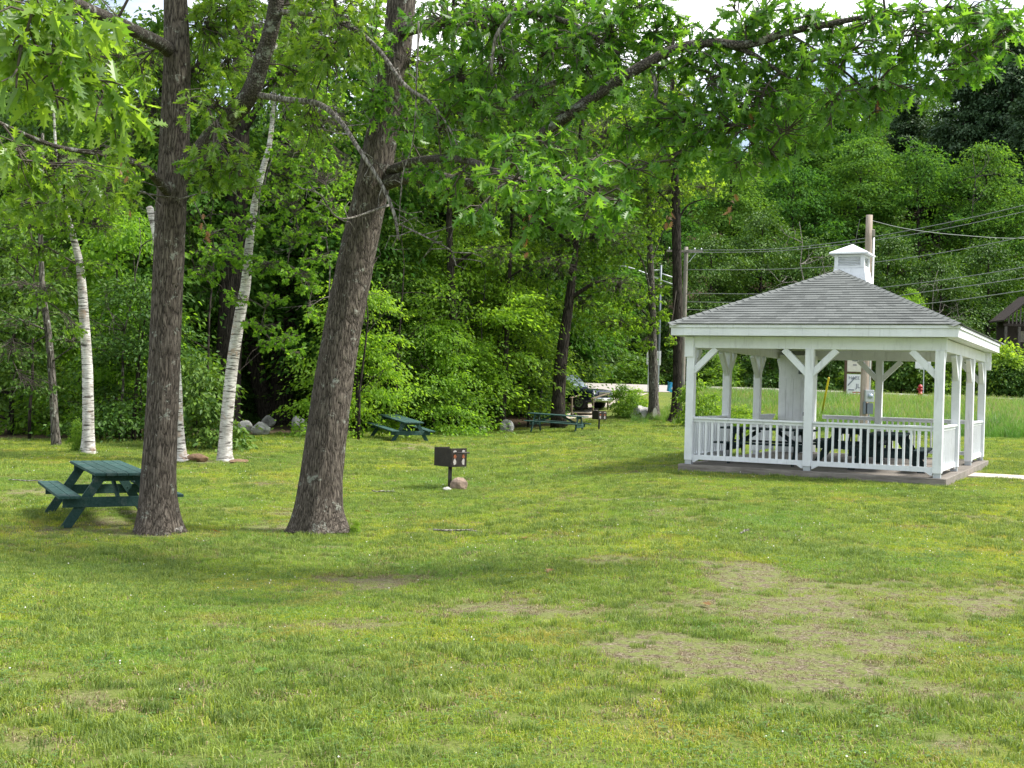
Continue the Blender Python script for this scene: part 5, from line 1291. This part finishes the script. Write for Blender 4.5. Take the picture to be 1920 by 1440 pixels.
# ------------------------------------------------------------------ tree kinds that repeat
def crown_tree(seed, H, h0, R, prof, nlimb, leaf, sprays, lps, sr, flat=.35, droop=.25, tr=.2, kind='ovate', bark='bark', lm='leaf', rise=.35):
    rng = np.random.default_rng(seed); tk = MB()
    bend = rng.normal(size=2) * .25; tp = [Vector((bend[0] * (z / H) ** 2, bend[1] * (z / H) ** 2, z)) for z in np.linspace(-.2, H * .95, 12)]
    tk.tube(tp, [tr * (1.35 if i == 0 else 1) * (1 - .88 * i / 11) for i in range(12)], 10)
    pos, dirs, nrm, siz = [], [], [], []
    for li in range(nlimb):
        t = (li + rng.uniform()) / nlimb; z = h0 + (H - h0) * t; a = li * 2.4 + rng.normal() * .5; Rl = R * prof(t) * rng.uniform(.7, 1.12)
        o = np.array([math.cos(a), math.sin(a), 0]); side = np.array([-o[1], o[0], 0]); z0 = max(.2, z - Rl * rise)
        def lp(s): return np.array([bend[0] * (z0 / H) ** 2, bend[1] * (z0 / H) ** 2, z0]) + o * Rl * s + np.array([0, 0, (z - z0) * s ** .8])
        tk.tube([lp(s) for s in (0, .33, .66, 1)], [tr * .26 * (1 - t * .5), tr * .2 * (1 - t * .5), tr * .12, .012], 5, False)
        ns = max(2, int(sprays * (.35 + Rl / R)))
        for _ in range(ns):
            s = rng.uniform(.25, 1) ** .7; c = lp(s) + side * rng.normal() * Rl * .26 * (.4 + s) + np.array([0, 0, rng.normal() * .035 * R])
            r = sr * rng.uniform(.6, 1.25); n = max(4, int(1.25 * lps * rng.uniform(.6, 1.3)))
            tilt = o * .30 + rng.normal(size=3) * .22; N_ = np.array([0, 0, 1.]) + tilt * .9; N_ /= np.linalg.norm(N_)
            e1 = o - N_ * o.dot(N_); e1 /= np.linalg.norm(e1); e2 = np.cross(N_, e1)
            q = rng.normal(size=(n, 3)) * np.array([.62, .5, flat * .5])
            pp = c + r * (q[:, :1] * e1 + q[:, 1:2] * e2 + q[:, 2:] * N_); pp[:, 2] -= droop * r * (q[:, 0] ** 2 + q[:, 1] ** 2) * .5
            pos.append(pp); dirs.append((q[:, :1] * e1 + q[:, 1:2] * e2) * .7 + e1 * .4 + rng.normal(size=(n, 3)) * .35 - np.array([0, 0, .25]))
            nrm.append(N_ + rng.normal(size=(n, 3)) * .62); siz.append(leaf * rng.uniform(.65, 1.2, n))
    pos = np.concatenate(pos); n = len(pos)
    if kind == 'ovate': siz = [s * 1.15 for s in siz]
    lv = leaves(kind, pos, np.concatenate(dirs), np.concatenate(nrm), np.concatenate(siz), rng.uniform(size=n))
    return tk, lv, lm, bark

def make_tree(name, spec):
    tk, lv, lm, bark = spec
    t = bpy.data.objects.new(name, None); COL.objects.link(t)
    tk.build('trunk', M[bark], t, True)
    o = bpy.data.objects.new('crown', merge_leaf_twig('crown', lv, None, [M[lm]])); COL.objects.link(o); o.parent = t
    return t
rd = lambda t: math.sin(math.pi * min(1, .18 + .82 * t)) ** .6
SPEC = {
 'maple': lambda: crown_tree(101, 13, 1.8, 4.6, rd, 30, .25, 7, 66, 1.25, flat=.26, lm='hillleaf', tr=.24),
 'tallmaple': lambda: crown_tree(102, 17, 3.4, 4.2, rd, 34, .26, 7, 66, 1.25, flat=.26, lm='hillleaf', tr=.28),
 'bright': lambda: crown_tree(103, 10, 1.2, 3.6, rd, 26, .17, 6, 95, 1.05, flat=.26, lm='leafbright', tr=.17),
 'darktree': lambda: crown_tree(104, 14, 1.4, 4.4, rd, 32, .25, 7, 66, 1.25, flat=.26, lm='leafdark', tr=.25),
 'beech': lambda: crown_tree(105, 8.5, .7, 3.4, lambda t: 1 - .55 * t, 24, .145, 7, 95, 1.0, flat=.2, lm='leaf', tr=.12, rise=.15),
 'understory': lambda: crown_tree(106, 5.0, .25, 2.3, lambda t: 1 - .6 * t, 19, .125, 6, 85, .66, flat=.24, lm='leafbright', tr=.07, rise=.15),
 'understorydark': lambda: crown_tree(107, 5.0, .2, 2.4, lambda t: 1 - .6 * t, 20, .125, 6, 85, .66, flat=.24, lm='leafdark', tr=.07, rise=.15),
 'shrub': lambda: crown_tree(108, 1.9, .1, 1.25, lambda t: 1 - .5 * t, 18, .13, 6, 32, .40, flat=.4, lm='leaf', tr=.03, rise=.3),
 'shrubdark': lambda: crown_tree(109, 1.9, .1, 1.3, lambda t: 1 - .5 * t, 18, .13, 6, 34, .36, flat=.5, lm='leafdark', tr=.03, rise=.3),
 'pine': lambda: crown_tree(110, 19, 4.5, 3.6, lambda t: (1 - t) ** .7 + .08, 46, .30, 10, 60, .75, flat=.5, droop=.1, lm='needle', tr=.26, rise=-.05),
}
PROTO = {}
def plant(kind, name, label, loc, s=1.0, sz=None, rz=0.0, cat='tree', group=None):
    if kind not in PROTO: PROTO[kind] = t = make_tree(name, SPEC[kind]())
    else:
        t = copy_tree(PROTO[kind]); t.name = name
    t.location = loc; t.scale = (s, s, sz or s); t.rotation_euler = (0, 0, rz); tag(t, label, cat, group)
    return t

# wood edge on the left and middle
E = 'trees and saplings of the wood edge'
for kind, name, u, Y, s, sz, rz, lab in (
    ('understorydark', 'sapling', 250, 37, 1.1, 1.0, 1, 'dark leafy sapling filling the gap between slim birch and upright oak'),
    ('understory', 'sapling', 215, 40, 1.3, 1.5, 2, 'taller mid green sapling behind the gap beside the slim birch'),
    ('shrubdark', 'bush', 366, 34, 1.15, 1.25, .4, 'dense dark bush just right of the upright oak trunk'),
    ('understorydark', 'sapling', 20, 39, 1.4, 1.4, .3, 'dark spreading sapling at the left frame edge'),
    ('beech', 'beech_tree', 150, 46, 1.2, 1.15, 2.2, 'layered dark beech deep in the wood behind the slim birch'),
    ('understory', 'sapling', 668, 44, 1.05, 1.15, 2.9, 'leafy sapling right of the leaning oak, behind the middle table'),
    ('beech', 'beech_tree', 725, 50, 1.1, 1.05, .6, 'spreading beech with bright sprays above the middle table'),
    ('understory', 'sapling', 812, 49, 1.1, 1.0, 4.0, 'low bright sapling right behind the middle picnic table'),
    ('bright', 'maple_tree', 850, 52, .95, .95, 1.2, 'light green maple with big lit sprays in the middle of the wood edge'),
    ('beech', 'beech_tree', 930, 55, 1.05, 1.05, 3.4, 'mid green layered beech above the gap between the two tables'),
    ('understorydark', 'sapling', 975, 59, 1.1, .95, 5.0, 'dark sapling directly left of the farthest picnic table'),
    ('understorydark', 'sapling', 880, 53, .95, .7, .8, 'low dark sapling between the middle and farthest tables'),
    ('understory', 'sapling', 1030, 60, .62, .8, 2.0, 'light green sapling touching the parked car on its left'),
    ('shrub', 'bush', 1172, 57, .72, .78, 1.5, 'round bright bush right of the footbridge'),
    ('shrub', 'bush', 1195, 60, .7, .55, 3.5, 'small low bush left of the slim road tree'),
    ('shrub', 'sprout', 145, 31.2, .26, .42, 1.5, 'leafy green sprouts at the foot of the slim far left birch'),
    ('shrub', 'sprout', 664, 16.3, .07, .09, .5, 'small tuft of green sprouts at the right foot of the leaning oak'),
    ('shrub', 'bush', 1318, 52, .85, 1.05, 2.5, 'leafy bush seen through the left bay of the gazebo'),
    ('shrub', 'bush', 1385, 46, .7, .55, .5, 'low yellow green bush behind the left side of the gazebo'),
    ('maple', 'maple_tree', 980, 62, 1.05, 1.05, .3, 'tall shaded maple behind the farthest picnic table'),
    ('tallmaple', 'maple_tree', 640, 52, 1.0, 1.0, 4.4, 'tall maple rising behind the leaning oak'),
    ('tallmaple', 'maple_tree', 300, 50, 1.05, 1.0, 2.6, 'tall maple rising behind the upright oak'),
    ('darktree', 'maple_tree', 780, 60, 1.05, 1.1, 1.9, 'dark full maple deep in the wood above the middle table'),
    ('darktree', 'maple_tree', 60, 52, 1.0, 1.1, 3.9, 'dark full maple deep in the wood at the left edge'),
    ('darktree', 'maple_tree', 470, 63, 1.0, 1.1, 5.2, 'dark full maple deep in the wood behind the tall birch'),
):
    plant(kind, name, lab, G(u, Y), s, sz, rz, 'bush' if 'shrub' in kind else 'tree', E)

# verge and hillside across the road
H_ = 'trees on the hillside across the road'  # dark-leaf trees in front put the slope's shaded recesses into leaf colour
for kind, name, u, Y, s, sz, rz, lab in (
    ('bright', 'maple_tree', 1080, 92, 1.1, 1.1, .3, 'light green tree beyond the road above the parked car'),
    ('darktree', 'maple_tree', 1165, 95, .9, .95, 1.2, 'full dark maple beyond the road behind the street lamp'),
    ('darktree', 'maple_tree', 1330, 93, .82, .85, 2.2, 'dark maple beyond the road behind the left roof slope'),
    ('darktree', 'maple_tree', 1420, 96, .95, 1.0, 4.2, 'rounded dark maple on the hillside left of the gazebo cupola'),
    ('darktree', 'maple_tree', 1530, 94, .9, .85, 3.3, 'dark maple directly behind the gazebo cupola'),
    ('darktree', 'maple_tree', 1655, 97, .9, .9, 5.3, 'layered dark tree just right of the bare meter pole'),
    ('darktree', 'maple_tree', 1760, 95, .85, .8, .9, 'deep shaded tree above the right roof slope'),
    ('bright', 'maple_tree', 1700, 91, .55, .8, 1.4, 'spindly pale green sapling among the cables right of the pole'),
    ('darktree', 'maple_tree', 1850, 98, .95, .9, 2.0, 'shaded tree behind the dark cabin'),
    ('tallmaple', 'maple_tree', 1240, 104, 1.0, 1.0, .2, 'tall maple on the hillside above the straight road tree'),
    ('tallmaple', 'maple_tree', 1370, 108, 1.0, .95, 2.2, 'tall maple on the hillside below the open sky gap'),
    ('maple', 'maple_tree', 1480, 110, 1.15, 1.15, 3.2, 'broad maple on the mid slope left of the pole top'),
    ('tallmaple', 'maple_tree', 1600, 112, 1.1, .95, 4.4, 'broad tall maple on the mid slope above the pole top'),
    ('maple', 'maple_tree', 1720, 112, 1.2, 1.2, 5.4, 'bright topped maple on the upper slope right of the pole'),
    ('tallmaple', 'maple_tree', 1850, 110, 1.1, 1.0, 1.5, 'full rounded maple on the upper slope at the right'),
    ('maple', 'maple_tree', 1930, 106, 1.1, 1.1, 2.5, 'dense maple at the right frame edge above the cables'),
    ('pine', 'pine_tree', 1800, 126, 1.15, 1.2, .5, 'sparse dark pine left of the full pine on the ridge'),
    ('pine', 'pine_tree', 1890, 124, 1.3, 1.3, 1.5, 'dark full pine on the ridge at the upper right corner'),
    ('pine', 'pine_tree', 1945, 118, 1.2, 1.15, 3.3, 'tall dark pine cut by the upper right frame edge'),
    ('pine', 'pine_tree', 1845, 134, 1.2, 1.2, 4.3, 'dark pine between the two full pines on the ridge'),
    ('pine', 'pine_tree', 1700, 132, 1.0, .85, 2.5, 'smaller dark pine on the ridge half hidden by oak leaves'),
):
    plant(kind, name, lab, G(u, Y), s, sz, rz, 'tree', H_)
V_ = 'bushes along the far side of the road'
for k, (kind, u, Y, s, sz, lab) in enumerate((
    ('shrub', 1180, 86, 1.6, 1.1, 'low bush beyond the road left of the slim road tree'), ('shrub', 1345, 86, 1.7, 1.2, 'bright bush across the road seen through the left gazebo bay'),
    ('shrubdark', 1300, 88, 1.8, 1.4, 'dark bush across the road beside the straight tree trunk'), ('shrubdark', 1440, 87, 2.0, 1.7, 'dark bush across the road left of the white closet'),
    ('shrubdark', 1550, 87, 2.1, 1.9, 'dark bush across the road behind the yellow guy sleeve'), ('shrubdark', 1690, 87, 2.1, 1.9, 'dark bush across the road right of the notice board'),
    ('shrub', 1750, 86, 1.7, 1.9, 'yellow green bush across the road behind the blank sign'), ('shrub', 1820, 86, 1.9, 2.2, 'bright tall bush just right of the gazebo eave'),
    ('shrub', 1872, 85, 2.0, 1.9, 'sunlit bush below the dark cabin'), ('shrub', 1925, 84, 2.0, 2.0, 'rightmost sunlit bush below the cabin'),
    ('shrubdark', 1890, 83, 1.5, 1.2, 'darker low bush in front of the sunlit bushes at right'), ('shrub', 1120, 88, 1.5, 1.0, 'low bush across the road above the car bonnet'),
    ('shrub', 1610, 85, 1.2, .8, 'small bush across the road behind the notice board foot'))):
    plant(kind, 'bush', lab, G(u, Y), s, sz, k * 1.3, 'bush', V_)

# the wood that stands behind all those trees: one mass of far trees
def woods():
    src = [make_tree('wood_source', SPEC[k]()) for k in ('tallmaple', 'darktree')]
    objs = []
    for t in src:      # one joined mesh per kind for the mass
        mb = [c for c in t.children]
        for c in mb: c.parent = None; objs.append(c)
        bpy.data.objects.remove(t)
    # trunk and crown of a kind share a point; picks are paired
    kinds = []
    pts, rot, scl, pick = [], [], [], []
    rng = np.random.default_rng(77)
    names = sorted(o.name for o in objs)
    tr = [i for i, n in enumerate(names) if 'trunk' in n]; cr = [i for i, n in enumerate(names) if 'crown' in n]
    def put(x, y, s, k):
        r = rng.uniform(0, 6.28)
        for i in (tr[k], cr[k]): pts.append((x, y, float(gz(x, y)) - .1)); rot.append((0, 0, r)); scl.append(s); pick.append(i)
    for _ in range(70):                                   # deep in the left wood
        y = rng.uniform(58, 100); x = rng.uniform(-.56 * y, .03 * y)
        put(x, y, rng.uniform(.9, 1.25), int(rng.integers(0, 2)))
    for _ in range(22):
        y = rng.uniform(56, 66); x = rng.uniform(-.58 * y, -.22 * y); put(x, y, rng.uniform(.8, 1.1), int(rng.integers(0, 2)))
    for _ in range(85):                                   # hillside
        y = rng.uniform(116, 168); x = rng.uniform(-.05 * y, .56 * y)
        k_ = .62 if .12 < x / y < .20 and y > 118 else 1.0
        put(x, y, k_ * rng.uniform(.85, 1.15) * (1 - .15 * (y > 135)), 0 if rng.uniform() < .7 else 1)
    o = scatter('woods', pts, rot, scl, pick, objs)
    tag(o, 'dense far woods closing the view behind the separate trees', 'woods', kind='stuff')
woods()
def under():
    src = make_tree('source', SPEC['understorydark']()); objs = list(src.children)
    for c in objs: c.parent = None
    bpy.data.objects.remove(src); objs = sorted(objs, key=lambda o: o.name)
    rng = np.random.default_rng(5); pts, rot, scl, pick = [], [], [], []
    for _ in range(120):
        y = rng.uniform(42, 75); x = rng.uniform(-.5 * y, .015 * y)
        if y < 54 + 4 * float(ss(-9, -1, x)): continue
        r = rng.uniform(0, 6.28); s = rng.uniform(.6, 1.1)
        for i in (0, 1): pts.append((x, y, float(gz(x, y)))); rot.append((0, 0, r)); scl.append(s); pick.append(i)
    for _ in range(60):
        y = rng.uniform(89, 112); x = rng.uniform(.02 * y, .5 * y); r = rng.uniform(0, 6.28)
        for i in (0, 1): pts.append((x, y, float(gz(x, y)))); rot.append((0, 0, r)); scl.append(rng.uniform(.6, 1.0)); pick.append(i)
    o = scatter('undergrowth', pts, rot, scl, pick, objs); tag(o, 'dark undergrowth on the floor of the woods', 'undergrowth', kind='stuff')
under()

# ------------------------------------------------------------------ light, sky, camera
SUN_EL, SUN_AZ = math.radians(54), math.radians(88)        # azimuth from +Y towards +X: from the right, a little behind the gazebo
w = bpy.data.worlds.new('World'); SC.world = w; w.use_nodes = True; nt = w.node_tree; nt.nodes.clear()
sky = N(nt, 'ShaderNodeTexSky', sky_type='NISHITA'); sky.sun_disc = False; sky.sun_elevation = SUN_EL; sky.sun_rotation = SUN_AZ
sky.air_density = 1.0; sky.dust_density = 2.0; sky.ozone_density = 1.0
tc = N(nt, 'ShaderNodeTexCoord'); mp = N(nt, 'ShaderNodeMapping'); mp.inputs['Scale'].default_value = (1, 1, 2.2); L(nt, tc.outputs['Generated'], mp.inputs['Vector'])
nz = N(nt, 'ShaderNodeTexNoise'); nz.inputs['Scale'].default_value = 2.6; nz.inputs['Detail'].default_value = 8; nz.inputs['Roughness'].default_value = .55; L(nt, mp.outputs[0], nz.inputs['Vector'])
cm = ramp(nt, nz.outputs['Fac'], [(.34, .35), (.56, 1.)])
cl_ = ramp(nt, nz.outputs['Fac'], [(.44, (3.0, 3.6, 4.6)), (.60, (9.4, 9.5, 9.7))])
skyc = mix(nt, cm, sky.outputs[0], cl_)
bg = N(nt, 'ShaderNodeBackground'); bg.inputs['Strength'].default_value = .115; L(nt, skyc, bg.inputs['Color'])
wo = N(nt, 'ShaderNodeOutputWorld'); L(nt, bg.outputs[0], wo.inputs['Surface'])

sd = bpy.data.lights.new('sun', 'SUN'); sd.energy = 4.0; sd.angle = math.radians(13); sd.color = (1, .955, .88)
so = bpy.data.objects.new('sun', sd); COL.objects.link(so)
sdir = Vector((math.sin(SUN_AZ) * math.cos(SUN_EL), math.cos(SUN_AZ) * math.cos(SUN_EL), math.sin(SUN_EL)))
so.rotation_euler = (-sdir).to_track_quat('-Z', 'Y').to_euler(); so.location = (30, 20, 40)

cd = bpy.data.cameras.new('camera'); cam = bpy.data.objects.new('camera', cd); COL.objects.link(cam)
cd.sensor_width = 36; cd.lens = F / 1920 * 36; cd.clip_start = .1; cd.clip_end = 2000
cam.matrix_world = Matrix(((CR, -SR, 0, 0), (0, 0, -1, 0), (SR, CR, 0, EYE), (0, 0, 0, 1)))
SC.camera = cam
SC.view_settings.view_transform = 'Standard'; SC.view_settings.look = 'None'; SC.view_settings.exposure = 1.1; SC.view_settings.gamma = 1
SC.render.engine = 'CYCLES'
SC.render.filter_size = 1.1
SC.cycles.max_bounces = 8; SC.cycles.diffuse_bounces = 4; SC.cycles.transmission_bounces = 4; SC.cycles.transparent_max_bounces = 8
SC.cycles.sample_clamp_indirect = 8
